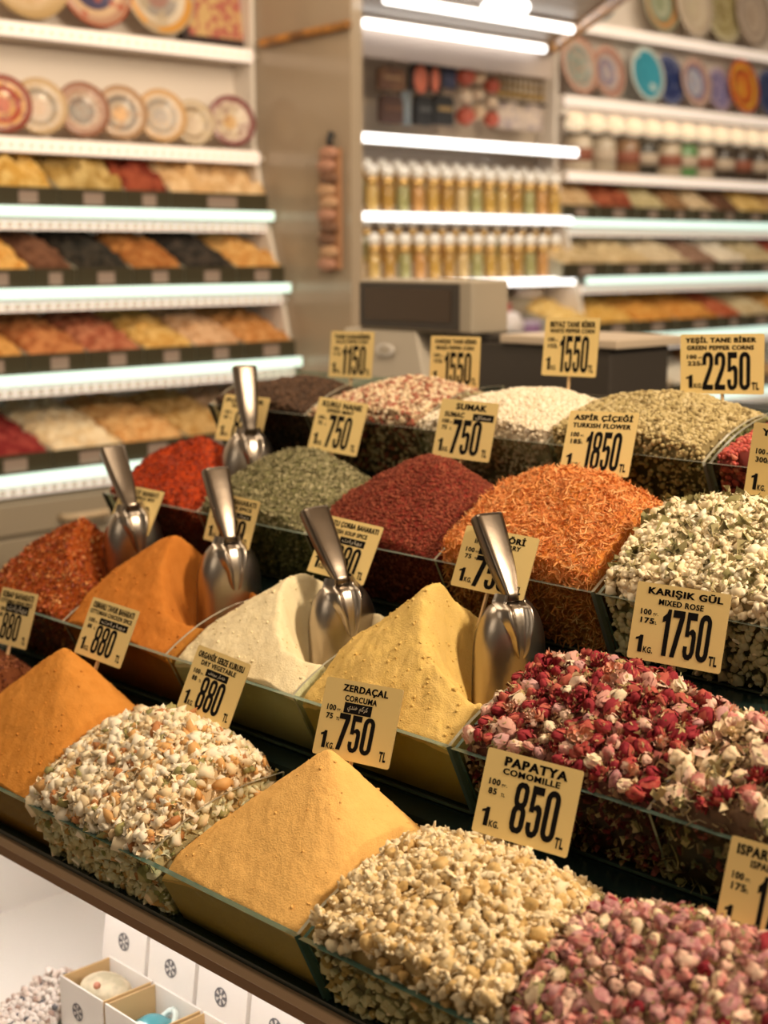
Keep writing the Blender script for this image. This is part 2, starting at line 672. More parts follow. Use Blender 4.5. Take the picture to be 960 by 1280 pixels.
def heap_object(name, label, heap, base, grains=None, n=0, temps=None, gmats=None, wts=None, size=.004, aniso=(1, 1, 1), jit=.5, lift=.3, smooth=True, svar=.3, extra=None, walls=None):
    """one heap of loose stuff: its body plus, for coarse spices, the grains lying on it, all ONE mesh"""
    if n and size > .0025:
        heap.gap = .0035
    me = heap.mesh(name, base)
    if n:
        P, N = heap.points(n)
        nw = int(n * (.45 if walls is None else walls)) if size > .002 else 0
        if nw:
            P2, N2 = heap.wall_points(nw)
            P, N = np.concatenate([P, P2]), np.concatenate([N, N2])
            n += nw
        S = size * (1 + svar * rng.normal(size=(n, 1)).clip(-2, 2)) * np.array(aniso)[None] * (1 + .2 * rng.normal(size=(n, 3)).clip(-2, 2))
        P[:n - nw] += N[:n - nw] * (lift * size * (rng.random((n - nw, 1)) * 1.6 - .5))
        if nw:
            pass
        Fm = frames(N, jit=jit)
        pick = rng.integers(0, len(temps), n)
        mp = rng.choice(len(gmats), n, p=np.array(wts) / sum(wts)) + 1
        V, F, Mi = scatter(P, Fm, S, temps, pick, mp)
        if extra:
            t2, g2, n2, s2 = extra
            P, N = heap.points(n2)
            P = P + N * s2 * .45
            S = s2 * (1 + .3 * rng.normal(size=(n2, 1)).clip(-2, 2)) * np.ones((1, 3))
            V2, F2, M2 = scatter(P, frames(N, jit=.7), S, t2, rng.integers(0, len(t2), n2), rng.integers(0, len(g2), n2) + 1 + len(gmats))
            F, Mi, V = np.concatenate([F, F2 + len(V)]), np.concatenate([Mi, M2]), np.concatenate([V, V2])
            gmats = gmats + g2
        nv = len(me.vertices)
        bv = np.empty(nv * 3, np.float32)
        me.vertices.foreach_get('co', bv)
        bf = np.empty(len(me.loops), np.int32)
        me.loops.foreach_get('vertex_index', bf)
        bf = bf.reshape(-1, 4)
        me2 = arr_mesh(name, np.concatenate([bv.reshape(-1, 3), V]), [(bf, np.zeros(len(bf), int)), (F + nv, Mi)], [base] + gmats, smooth)
        me = me2
    o = link(name, me)
    return tag(o, label, 'spice', None, 'stuff')


def powder(name, c, c2, b=.35):
    return mat(name, c, 1., bump=b * .8, bscale=420, col2=c2, nscale=55, spec=.05, mix=(.3, .7))


def flat(name, cols, rough=.8, spec=.2):
    return [mat('%s_%s' % (name, 'abcdefgh'[i]), c, rough, spec=spec) for i, c in enumerate(cols)]


SEED0 = [ico(0)]
SEED1 = [ico(1)]


def lumpy(seed, sub=1, amp=.25):
    v, f = ico(sub)
    r = np.random.default_rng(seed)
    return v * (1 + amp * r.normal(size=(len(v), 1))), f


def flake(seed, k=6):
    r = np.random.default_rng(seed)
    a = np.sort(r.random(k)) * 2 * pi
    rad = .6 + .6 * r.random(k)
    v = np.stack([rad * np.cos(a), rad * np.sin(a), .35 * r.normal(size=k)], -1)
    v = np.concatenate([[[0, 0, .15 * r.normal()]], v])
    f = np.array([(0, 1 + i, 1 + (i + 1) % k) for i in range(k)])
    return v, f


def thread(seed, k=4):
    r = np.random.default_rng(seed)
    t = np.linspace(-1, 1, k)
    bx = .35 * r.normal() * t ** 2 + .1 * r.normal(size=k)
    bz = .35 * r.normal() * t ** 2
    wv = .11 * (1 - .5 * np.abs(t))
    v = np.concatenate([np.stack([t, bx - wv, bz], -1), np.stack([t, bx + wv, bz + .08], -1)])
    f = []
    for i in range(k - 1):
        f += [(i, i + 1, k + i + 1), (i, k + i + 1, k + i)]
    return v, np.array(f)


FLAKES = [flake(i) for i in range(6)]
THREADS = [thread(i) for i in range(6)]
LUMPS = [lumpy(i) for i in range(4)]
NUBS = [lumpy(20 + i, 0, .3) for i in range(5)]

# powders
heap_object('turmeric_heap', 'tall ochre cone of turmeric powder at the front, behind it the 750 zerdaçal card', Heap(0, 'C', 1.362, .962, sy=.80, p=3.0, sb=1.25, tip=.006, noise=.0016, seed=1, fine=.0006),
            powder('turmeric', (.84, .49, .16), (.88, .53, .18)), n=40, temps=NUBS, gmats=[powder('turmeric', 0, 0)], wts=[1], size=.0016)
heap_object('orange_spice_heap', 'orange-brown chicken spice cone in the front row under an 880 card', Heap(0, 'E', 1.985, .975, sy=.74, p=3.0, sb=1.3, noise=.002, seed=2, fine=.0006),
            powder('chicken_spice', (.60, .24, .045), (.66, .28, .06)), n=90, temps=NUBS, gmats=[powder('chicken_spice', 0, 0)], wts=[1], size=.0015)
heap_object('curry_powder_heap', 'mustard yellow curry powder peak in the second row beside the rosebuds', Heap(1, 'C', 1.400, 1.142, sy=.80, p=2.6, sb=1.2, tip=.014, noise=.0045, nsc=28, seed=3, fine=.0008, dents=[(1.515, 1.325, 0.950, .040, 3.0), (1.478, 1.278, .960, .036, 1.5)]),
            powder('curry', (.70, .48, .15), (.75, .52, .18)), n=200, temps=NUBS, gmats=[powder('curry', 0, 0)], wts=[1], size=.0018)
heap_object('soup_spice_heap', 'cream white soup spice powder peak in the second row', Heap(1, 'D', 1.685, 1.112, sy=.66, p=2.6, sb=1.1, tip=.016, noise=.003, nsc=26, seed=4, fine=.0006, dents=[(1.49, 1.632, 0.947, .040, 3.0), (1.456, 1.594, .958, .038, 1.7)]),
            powder('soup_spice', (.82, .70, .45), (.85, .74, .50)), n=160, temps=NUBS, gmats=[powder('soup_spice', 0, 0)], wts=[1], size=.0016)
heap_object('red_orange_spice_heap', 'bright orange spice powder peak in the second row with a scoop stuck in it', Heap(1, 'E', 2.045, 1.115, sy=.66, p=2.8, sb=1.2, tip=.016, noise=.003, nsc=26, seed=5, fine=.0006, dents=[(1.50, 1.942, 0.950, .040, 3.0), (1.466, 1.902, .958, .038, 1.7)]),
            powder('orange_spice', (.50, .17, .03), (.55, .20, .04)), n=120, temps=NUBS, gmats=[powder('orange_spice', 0, 0)], wts=[1], size=.0016)
# flakes, herbs and seeds
heap_object('chilli_flake_heap', 'rust red coarse chilli flakes in the second row, leftmost heap of that row', Heap(1, 'F', 2.315, 1.108, sy=.55, p=2.4, sb=1.1, tip=.02, noise=.003, seed=6, dents=[(1.535, 2.242, .945, .042, 3.2), (1.495, 2.205, .950, .042, 2.2)]),
            powder('chilli_base', (.30, .06, .012), (.36, .08, .015)), n=5200, temps=FLAKES, gmats=flat('chilli', [(.36, .06, .012), (.46, .11, .02), (.55, .20, .05), (.20, .03, .01), (.66, .34, .12)], .5, .4), wts=[4, 4, 2, 2, .7], size=.0034, jit=.7)
heap_object('red_pepper_flake_heap', 'bright red pepper flakes in the third row, leftmost heap of that row', Heap(2, 'F', 2.352, 1.232, sy=.55, p=2.4, sb=1.1, tip=.02, noise=.006, nsc=30, seed=7, dents=[(1.795, 2.212, 1.135, .042, 3.0), (1.752, 2.180, 1.135, .042, 2.0)]),
            powder('red_pepper_base', (.42, .045, .012), (.46, .06, .015)), n=5200, temps=FLAKES, gmats=flat('redpep', [(.33, .045, .019), (.26, .032, .014), (.41, .078, .03)], .6), wts=[3, 3, 2], size=.003, jit=.7)
heap_object('sumac_heap', 'dark maroon ground sumac cone in the third row under the SUMAK card', Heap(2, 'D', 1.708, 1.258, sy=.60, p=2.3, sb=1.1, tip=.03, noise=.003, seed=8),
            powder('sumac_base', (.20, .030, .022), (.25, .045, .03)), n=7000, temps=NUBS, gmats=flat('sumac', [(.22, .046, .024), (.28, .068, .034), (.15, .028, .015)], .7), wts=[4, 3, 3], size=.0022, jit=.8)
heap_object('dried_mint_heap', 'grey green dried mint heap in the third row under the KURU NANE card', Heap(2, 'E', 2.03, 1.240, sy=.55, p=2.2, sb=1.1, tip=.04, noise=.003, seed=9),
            powder('mint_base', (.17, .16, .07), (.20, .19, .09)), n=6500, temps=FLAKES, gmats=flat('mint', [(.34, .30, .165), (.26, .235, .125), (.44, .39, .235), (.16, .145, .075)], .8), wts=[4, 3, 2, 2], size=.0036, jit=.6)
heap_object('safflower_heap', 'rounded heap of orange safflower threads under the 1850 card', Heap(2, 'C', 1.408, 1.268, sy=.52, p=2.2, sb=1.2, tip=.05, noise=.005, seed=10),
            powder('safflower_base', (.55, .18, .035), (.62, .24, .05)), n=9000, temps=THREADS, gmats=flat('safflower', [(.84, .37, .12), (.77, .28, .08), (.90, .51, .22), (.60, .18, .05)], .6), wts=[4, 3, 2, 2], size=.0072, jit=.45, lift=.35)
heap_object('black_pepper_heap', 'dark brown peppercorn heap at the left end of the back row', Heap(3, 'F', 2.33, 1.338, sy=.42, p=2.2, sb=.8, tip=.05, noise=.003, seed=11),
            mat('black_pepper_base', (.05, .028, .016), .9), n=4200, temps=SEED0, gmats=flat('blackpep', [(.085, .045, .026), (.055, .03, .018), (.13, .07, .04)], .6), wts=[3, 3, 2], size=.0028)
heap_object('mixed_pepper_heap', 'mixed red, cream and brown peppercorn heap in the back row', Heap(3, 'E', 1.99, 1.356, sy=.42, p=2.2, sb=.8, tip=.05, noise=.003, seed=12),
            mat('mixed_pepper_base', (.30, .19, .11), .9), n=3600, temps=SEED1, gmats=flat('mixpep', [(.66, .50, .32), (.38, .12, .075), (.75, .62, .44), (.25, .12, .07)], .6), wts=[4, 3, 3, 2], size=.0034)
heap_object('white_pepper_heap', 'pale white peppercorn heap in the back row', Heap(3, 'D', 1.69, 1.356, sy=.40, p=2.2, sb=.8, tip=.05, noise=.002, seed=13),
            mat('white_pepper_base', (.62, .52, .38), .9), n=4200, temps=SEED1, gmats=flat('whitepep', [(.80, .71, .56), (.74, .64, .48), (.85, .77, .64)], .6), wts=[3, 3, 2], size=.0029)
heap_object('green_pepper_heap', 'olive beige green peppercorn heap in the back row under the 2250 card', Heap(3, 'C', 1.42, 1.368, sy=.42, p=2.2, sb=.8, tip=.06, noise=.002, seed=14),
            mat('green_pepper_base', (.20, .15, .06), .9), n=4200, temps=SEED1, gmats=flat('greenpep', [(.50, .40, .20), (.42, .33, .15), (.58, .48, .27), (.26, .19, .08)], .6), wts=[4, 3, 2, 2], size=.0030)
heap_object('pink_pepper_heap', 'small heap of red pink peppercorns at the right end of the back row', Heap(3, 'B', 1.10, 1.350, sy=.42, p=2.2, sb=.8, tip=.05, noise=.002, seed=15),
            mat('pink_pepper_base', (.26, .04, .03), .8), n=3200, temps=SEED1, gmats=flat('pinkpep', [(.52, .085, .06), (.40, .05, .045), (.66, .20, .13)], .4, .5), wts=[4, 3, 1], size=.0034)
heap_object('dried_vegetable_heap', 'white and orange dried vegetable flakes in the front row beside the turmeric', Heap(0, 'D', 1.690, .930, sy=.48, p=2.2, sb=1.1, tip=.04, noise=.004, seed=16),
            powder('vegetable_base', (.52, .36, .19), (.62, .46, .27)), n=4600, temps=FLAKES + NUBS[:3], gmats=flat('veg', [(.86, .73, .51), (.80, .62, .38), (.90, .81, .65), (.68, .38, .14), (.48, .20, .07), (.32, .29, .11)], .6, .4), wts=[5, 3, 5, 1.2, .6, .8], size=.0068, jit=.85, lift=.5)
heap_object('herb_flake_heap', 'dark reddish brown flakes at the left edge of the front row', Heap(0, 'F', 2.28, .928, sy=.40, p=2.2, sb=1.1, tip=.04, noise=.003, seed=17),
            powder('herb_base', (.14, .045, .018), (.18, .06, .025)), n=4200, temps=FLAKES, gmats=flat('herb', [(.20, .06, .025), (.28, .10, .04), (.12, .035, .02)], .6), wts=[3, 2, 2], size=.0034, jit=.8)
# jasmine buds: a mass nobody could count, buds with leaf bits
JB = [(np.concatenate([ico(1)[0] * [1, 1, 1.1], ico(1)[0] * [.32, .32, 1.4] - [0, 0, 1.6]]), np.concatenate([ico(1)[1], ico(1)[1] + 42])), lumpy(41, 1, .12), lumpy(42, 1, .2), (ico(1)[0] * [.7, .7, 1.8], ico(1)[1])]
heap_object('jasmine_bud_heap', 'heap of pale cream jasmine buds with olive leaf bits at the right', Heap(2, 'B', 1.085, 1.256, sy=.36, p=2.2, sb=1.0, tip=.05, noise=.004, seed=18),
            mat('jasmine_base', (.34, .25, .12), .9), n=2700, temps=JB, gmats=flat('jasmine', [(.88, .75, .52), (.80, .66, .42), (.90, .81, .62)], .6, .3), wts=[5, 3, 3], size=.0048, jit=1.3, lift=.6,
            extra=(FLAKES + THREADS, flat('jasmine_leaf', [(.30, .27, .12), (.20, .17, .08), (.40, .34, .17)], .7), 700, .0105))

# ---------------------------------------------------------------- flower heads, each one its own object


def rosebud_mesh(seed, petal, petal2, sepal, openness=0.):
    """teardrop bud of overlapping petals with a green calyx, stem end at -z; unit size about 1"""
    r = np.random.default_rng(seed)
    mb = MB()
    nseg, prof = 12, [(.10, -.62), (.34, -.50), (.50, -.22), (.52, .08), (.42 + .1 * openness, .38), (.24 + .22 * openness, .58), (.06 + .1 * openness, .66 - .2 * openness)]
    vs, fs, ph = [], [], r.random() * 6
    for i, (rad, z) in enumerate(prof):
        for k in range(nseg):
            a = 2 * pi * k / nseg + i * .16
            rr = rad * (1 + .17 * math.sin(3 * a + ph + i * .5) + .10 * r.normal())
            vs.append((rr * math.cos(a), rr * math.sin(a), z + .03 * r.normal()))
    for i in range(len(prof) - 1):
        for k in range(nseg):
            k2 = (k + 1) % nseg
            fs.append((i * nseg + k, i * nseg + k2, (i + 1) * nseg + k2, (i + 1) * nseg + k))
    fs.append(tuple((len(prof) - 1) * nseg + k for k in range(nseg)))
    mb.add(vs, fs, petal)
    for j in range(5 + int(3 * openness)):   # outer petals wrapped round the bud
        a0 = 2 * pi * j / 5 + r.random()
        pv, n = [], 5
        for i in range(n):
            t = i / (n - 1)
            z = -.45 + 1.0 * t
            rad = (.48 + .10 * math.sin(t * pi) + openness * .35 * t ** 2) * (1.06 + .05 * r.random())
            if t > .6:
                rad -= .30 * (t - .6) * (1 - openness)
            wd = .75 * math.sin(pi * (.18 + .72 * t))
            for q in (-1, -.33, .33, 1):
                a = a0 + q * wd
                rj = rad * (1 + .09 * r.normal() + .12 * (abs(q) == 1) * r.random())
                pv.append((rj * math.cos(a), rj * math.sin(a), z - .12 * q * q + .05 * r.normal()))
        pf = [(i * 4 + q, i * 4 + q + 1, i * 4 + q + 5, i * 4 + q + 4) for i in range(n - 1) for q in range(3)]
        mb.add(pv, pf, petal2 if j % 2 else petal)
    for j in range(5):                        # sepals
        a = 2 * pi * j / 5 + .3 * r.normal()
        ca, sa = math.cos(a), math.sin(a)
        o = .15
        pts = [(.12, -.66), (.42, -.46), (.60, -.05), (.64 + .3 * r.random(), .30 * r.random())]
        vs = []
        for i, (rad, z) in enumerate(pts):
            wv = o * (1.1, 1.2, .8, .15)[i]
            vs += [(rad * ca - wv * sa, rad * sa + wv * ca, z), (rad * ca + wv * sa, rad * sa - wv * ca, z)]
        mb.add(vs, [(0, 1, 3, 2), (2, 3, 5, 4), (4, 5, 7, 6)], sepal)
    mb.tube([(0, 0, -.6), (.03, .02, -.85), (.06 * r.normal(), .05, -1.05)], [.11, .06, .05], sepal, 6)
    o = mb.build('tmp', smooth=True)
    me = o.data
    bpy.data.objects.remove(o)
    return me


def rose_open_mesh(seed, petal, petal2, centre):
    r = np.random.default_rng(seed)
    mb = MB()
    for ring, (n, rad, lift) in enumerate(((7, .95, -.05), (6, .7, .15), (5, .42, .32))):
        for j in range(n):
            a0 = 2 * pi * j / n + ring * .5 + .2 * r.normal()
            pv = []
            for i in range(5):
                t = i / 4
                rr = rad * (.15 + .85 * t)
                z = lift + .35 * t * t * (1 if r.random() > .3 else .6) + .07 * r.normal()
                wd = .62 * math.sin(pi * (.15 + .75 * t))
                for q in (-1, -.33, .33, 1):
                    a = a0 + q * wd
                    pv.append((rr * math.cos(a), rr * math.sin(a), z + .16 * q * q + .05 * r.normal()))
            mb.add(pv, [(i * 4 + q, i * 4 + q + 1, i * 4 + q + 5, i * 4 + q + 4) for i in range(4) for q in range(3)], petal2 if r.random() < .4 else petal)
    v, f = lumpy(seed + 5, 1, .3)
    mb.add(v * .25 + [0, 0, .3], f.tolist(), centre)
    o = mb.build('tmp', smooth=True)
    me = o.data
    bpy.data.objects.remove(o)
    return me


def chamomile_mesh(seed, white, tan, style):
    """dried chamomile head: domed disc with shrivelled petals crumpled round it"""
    r = np.random.default_rng(seed)
    mb = MB()
    v, f = ico(2)
    dome = style == 1
    n = np.random.default_rng(seed + 3).normal(size=(len(v), 1))
    v = v * (1 + .06 * n) * [.62, .62, .55 if dome else .42]
    v[:, 2] += .1
    mb.add(v, f.tolist(), tan)
    for j in range(8 if dome else 13):
        a = 2 * pi * j / (8 if dome else 13) + .3 * r.normal()
        t0, lump = (.55, ico(1))
        lv, lf = lump
        s = np.array([.30, .20, .16]) * (1 + .35 * r.normal(size=3)).clip(.5, 1.6)
        lv = lv * s * (1 + .22 * r.normal(size=(len(lv), 1)))
        th = (-.5 if dome else (.9 * r.random())) + .3 * r.normal()
        Mx = Matrix.Rotation(a, 3, 'Z') @ Matrix.Rotation(-th, 3, 'Y')
        rad = .62 if dome else .28 + .38 * r.random()
        Mn = np.array(Mx)
        lv = lv @ Mn.T + [rad * math.cos(a), rad * math.sin(a), (-.12 if dome else .30 * r.random() + .12)]
        mb.add(lv, lf.tolist(), white)
    mb.tube([(0, 0, -.25), (.05, .03, -.6), (.15 * r.normal(), .1 * r.normal(), -.95)], [.14, .07, .05], tan, 5)
    o = mb.build('tmp', smooth=True)
    me = o.data
    bpy.data.objects.remove(o)
    return me


def darts(heap, n, dmin, tries=20000, margin=.010):
    P, N = heap.points(tries, margin)
    keep, grid = [], {}
    for i in range(tries):
        c = tuple(np.floor(P[i] / dmin).astype(int))
        ok = True
        for dx in (-1, 0, 1):
            for dy in (-1, 0, 1):
                for dz in (-1, 0, 1):
                    for j in grid.get((c[0] + dx, c[1] + dy, c[2] + dz), ()):
                        if ((P[i] - P[j]) ** 2).sum() < dmin * dmin:
                            ok = False
        if ok:
            keep.append(i)
            grid.setdefault(c, []).append(i)
            if len(keep) >= n:
                break
    return P[keep], N[keep]


def seen(P):
    """order by how large a point shows: nearest to the eye first"""
    return np.argsort(((P - np.array(EYE)) ** 2).sum(1))


HEADS = {}


def finish_heads(limit=290):
    """the nearest heads of each kind as objects, whatever is left over as one mass"""
    for nm, rows in HEADS.items():
        rows.sort(key=lambda q: q[:2])
        for _, _, me, M, lab, grp in rows[:limit]:
            o = bpy.data.objects.new(nm, me)
            C.objects.link(o)
            o.matrix_world = M
            tag(o, lab, 'dried flower', grp)
        mb = MB()
        for _, _, me, M, lab, grp in rows[limit:]:
            n0 = len(mb.v)
            mb.v += [tuple(M @ v.co) for v in me.vertices]
            for p in me.polygons:
                mb.f.append(tuple(i + n0 for i in p.vertices))
                mb.m.append(mb.slot(me.materials[p.material_index]))
        if mb.v:
            far = nm.replace('_', ' ')
            tag(mb.build(nm + '_mass', smooth=True), 'further dried %ss lying behind the nearer ones in their trays' % far, 'dried flower', None, 'stuff')


def place_heads(heap, meshes, probs, n, dmin, size, jit, lift, names, stuffname, stufflabel, under, base, cap=300, stretch=1.22):
    """heads one by one (largest in view first), the rest of the mass and the filling underneath as one stuff object"""
    P, N = darts(heap, n, dmin, margin=.005)
    order = seen(P)
    P, N = P[order], N[order]
    R = frames(N, jit=jit)
    ids = rng.choice(len(meshes), len(P), p=np.array(probs) / sum(probs))
    for i in range(len(P)):
        me, (nm, lab, grp) = meshes[ids[i]], names[ids[i]]
        sz = size * (1 + .16 * max(-2, min(2, rng.normal())))
        M = Matrix(R[i].tolist()).to_4x4() @ Matrix.Diagonal((sz, sz, sz * stretch, 1))
        M.translation = Vector(P[i] + N[i] * size * lift)
        HEADS.setdefault(nm, []).append(((M.translation - EYE).length, len(HEADS.get(nm, ())), me, M, lab, grp))
    # filling: bits of the same colours under and between the heads
    temps, gm, wt, cnt, gsz = under
    return heap_object(stuffname, stufflabel, heap, base, n=cnt, temps=temps, gmats=gm, wts=wt, size=gsz, jit=1.4, lift=1.1)


SEPAL = mat('dry_sepal', (.42, .30, .13), .8)
SEPALG = mat('green_sepal', (.30, .27, .12), .8)


def pm(name, c, c2):
    return mat(name, c, .75, col2=c2, nscale=2.6, spec=.15, mix=(.36, .64))


CRIM = pm('crimson_petal', (.20, .014, .026), (.32, .035, .045))
RED = pm('red_petal', (.32, .035, .035), (.44, .11, .08))
PINK = pm('pink_petal', (.50, .16, .155), (.62, .34, .28))
MAUVE = pm('mauve_petal', (.38, .15, .17), (.56, .32, .31))
CREAM = pm('cream_petal', (.76, .58, .38), (.82, .68, .50))
CORAL = pm('coral_petal', (.62, .20, .12), (.74, .40, .27))
BLUSH = pm('blush_petal', (.70, .42, .34), (.76, .56, .44))

mixed = Heap(1, 'B', 1.10, 1.072, drop=.018, sy=.44, p=2.2, sb=1.0, tip=.05, noise=.005, seed=30)
rm = [rosebud_mesh(1, CRIM, RED, SEPAL), rosebud_mesh(2, RED, CRIM, SEPAL), rosebud_mesh(3, PINK, BLUSH, SEPAL), rosebud_mesh(4, CREAM, BLUSH, SEPALG), rosebud_mesh(5, MAUVE, PINK, SEPALG),
      rose_open_mesh(6, CORAL, BLUSH, SEPAL), rose_open_mesh(7, CRIM, RED, SEPAL), rosebud_mesh(8, BLUSH, CREAM, SEPAL, .5)]
g = 'mixed rosebuds in the second row tray'
rn = [('rosebud', 'dark crimson dried rosebud lying in the mixed rose tray', g), ('rosebud', 'bright red dried rosebud lying in the mixed rose tray', g), ('rosebud', 'pink dried rosebud lying in the mixed rose tray', g),
      ('rosebud', 'cream dried rosebud lying in the mixed rose tray', g), ('rosebud', 'mauve dried rosebud lying in the mixed rose tray', g), ('rose_flower', 'open coral dried rose in the mixed rose tray', g),
      ('rose_flower', 'open crimson dried rose in the mixed rose tray', g), ('rosebud', 'blush half-open dried rosebud in the mixed rose tray', g)]
bits = flat('rosebits', [(.22, .025, .03), (.42, .24, .13), (.60, .44, .26), (.12, .045, .03), (.36, .10, .09)], .8)
place_heads(mixed, rm, [7, 5, 3.5, 1.4, 3, 2.5, 2.5, 1.4], 330, .0162, .0146, 1.1, .25, rn, 'rose_petal_litter', 'loose petals and leaf bits filling the mixed rose tray', (FLAKES, bits, [2, 2.5, 2.5, 2, 2], 2600, .0055), mat('rose_litter', (.16, .055, .035), .9))

isp = Heap(0, 'A', .785, .910, drop=.018, sy=.44, p=2.2, sb=1.0, tip=.05, noise=.004, seed=31)
im = [rosebud_mesh(11, MAUVE, PINK, SEPALG), rosebud_mesh(12, PINK, MAUVE, SEPALG), rosebud_mesh(13, BLUSH, MAUVE, SEPAL, .5), rosebud_mesh(14, CREAM, PINK, SEPALG, .3), rosebud_mesh(15, CRIM, MAUVE, SEPALG)]
g = 'pink rosebuds in the front row tray'
inn = [('rosebud', 'mauve pink dried rosebud in the front right tray', g), ('rosebud', 'rose pink dried rosebud in the front right tray', g), ('rosebud', 'blush dried rosebud in the front right tray', g), ('rosebud', 'pale cream and pink dried rosebud in the front right tray', g), ('rosebud', 'dark magenta dried rosebud in the front right tray', g)]
ib = flat('ispbits', [(.50, .24, .22), (.42, .33, .15), (.60, .48, .30), (.30, .10, .12)], .8)
place_heads(isp, im, [4, 4, 4, 2, 1.5], 260, .0165, .0142, 1.2, .25, inn, 'rose_petal_litter', 'loose pink petals and sepals filling the front right tray', (FLAKES + THREADS, ib, [2, 3, 2, 1], 2400, .0062), mat('isparta_litter', (.22, .13, .08), .9))

pot = Heap(1, 'A', .80, 1.058, drop=.018, sy=.38, p=2.2, sb=1.0, tip=.05, noise=.006, seed=32)
g = 'flower heads in the potpourri tray'
pmh = [rm[3], rose_open_mesh(21, RED, CRIM, SEPAL), rosebud_mesh(22, CREAM, BLUSH, SEPALG, .6), rm[2], rose_open_mesh(23, CREAM, BLUSH, SEPAL)]
pn = [('rosebud', 'cream dried rosebud in the potpourri tray at the right edge', g), ('rose_flower', 'open bright red dried rose in the potpourri tray', g), ('rosebud', 'half-open cream dried rosebud in the potpourri tray', g), ('rosebud', 'pink dried rosebud in the potpourri tray', g), ('rose_flower', 'open cream dried flower in the potpourri tray', g)]
pb = flat('potbits', [(.52, .40, .20), (.66, .54, .34), (.38, .10, .08), (.34, .30, .16), (.16, .09, .05)], .8)
place_heads(pot, pmh, [3, 2, 3, 2, 3], 110, .021, .0180, 1.1, .2, pn, 'potpourri_litter', 'dried petals, leaves and bits filling the potpourri tray', (FLAKES + THREADS, pb, [3, 2, 1, 2, 2], 1500, .0075), mat('potpourri_base', (.16, .09, .05), .9))
for i, (a, b, lab) in enumerate([((905, 985), (958, 942), 'long pale twig slanting through the potpourri'), ((868, 1022), (905, 1032), 'short grey green twig by the glass in the potpourri')]):
    mb = MB()
    p0, p1 = onX(*a, 1.395), onX(*b, 1.44)
    d = p1 - p0
    mb.tube([p0 + d * t / 5 + Vector((0, .004 * math.sin(t * 2), .004 * math.sin(t * 1.7))) for t in range(6)], [.005, .006, .005, .0055, .0045, .003], mat('pale_twig', (.60, .50, .33), .8), 7)
    tag(mb.build('twig', smooth=True), lab, 'twig')

cham = Heap(0, 'B', 1.095, .900, drop=.016, sy=.46, p=2.2, sb=1.0, tip=.06, noise=.004, seed=33)

CW = mat('chamomile_petal', (.79, .61, .36), .8, col2=(.89, .76, .53), nscale=2.5)
CT = mat('chamomile_disc', (.56, .36, .13), .85, col2=(.66, .46, .20), nscale=3)
CT2 = mat('chamomile_heart', (.72, .55, .30), .85, col2=(.62, .44, .20), nscale=3)
cm = [chamomile_mesh(1, CW, CT2, 0), chamomile_mesh(2, CW, CT2, 0), chamomile_mesh(3, CW, CT, 1), chamomile_mesh(4, CW, CT2, 0), chamomile_mesh(5, CW, CT2, 0)]
g = 'chamomile heads in the front row tray'
cn = [('chamomile_head', 'cream crumpled dried chamomile head in the front tray', g)] * 2 + [('chamomile_head', 'tan domed dried chamomile head in the front tray', g)] + [('chamomile_head', 'cream crumpled dried chamomile head in the front tray', g)] * 2
cb = flat('chambits', [(.74, .60, .38), (.80, .69, .48), (.52, .34, .13)], .8)
place_heads(cham, cm, [3, 3, 2, 3, 3], 420, .0160, .0148, .9, .22, cn, 'chamomile_litter', 'mass of smaller chamomile heads and bits in the front tray', (LUMPS + THREADS[:2], cb, [3, 3, 2], 1900, .0050), mat('chamomile_base', (.40, .27, .11), .9), stretch=1.)

finish_heads()

# ---------------------------------------------------------------- price cards
TEXTS = {}


def text_poly(body, bold=.03, squash=1.):
    key = (body, bold)
    if key not in TEXTS:
        cu = bpy.data.curves.new('lettering_curve', 'FONT')
        cu.body = body
        cu.offset = bold
        cu.fill_mode = 'BOTH'
        cu.dimensions = '2D'
        cu.resolution_u = 3
        cu.space_character = 1.12
        TEXTS[key] = curve_poly(cu)
    return TEXTS[key]


def curve_poly(cu):
    o = bpy.data.objects.new('lettering_tmp', cu)
    C.objects.link(o)
    bpy.context.view_layer.update()
    dg = bpy.context.evaluated_depsgraph_get()
    me = bpy.data.meshes.new_from_object(o.evaluated_get(dg))
    V = [(v.co.x, v.co.y) for v in me.vertices]
    F = [tuple(p.vertices) for p in me.polygons]
    bpy.data.objects.remove(o)
    bpy.data.curves.remove(cu)
    bpy.data.meshes.remove(me)
    return V, F


def rrect(x0, y0, x1, y1, r, n=5):
    out = []
    for cx, cy, a in ((x1 - r, y1 - r, 0), (x0 + r, y1 - r, 90), (x0 + r, y0 + r, 180), (x1 - r, y0 + r, 270)):
        for i in range(n + 1):
            t = math.radians(a + 90 * i / n)
            out.append((cx + r * math.cos(t), cy + r * math.sin(t)))
    return out


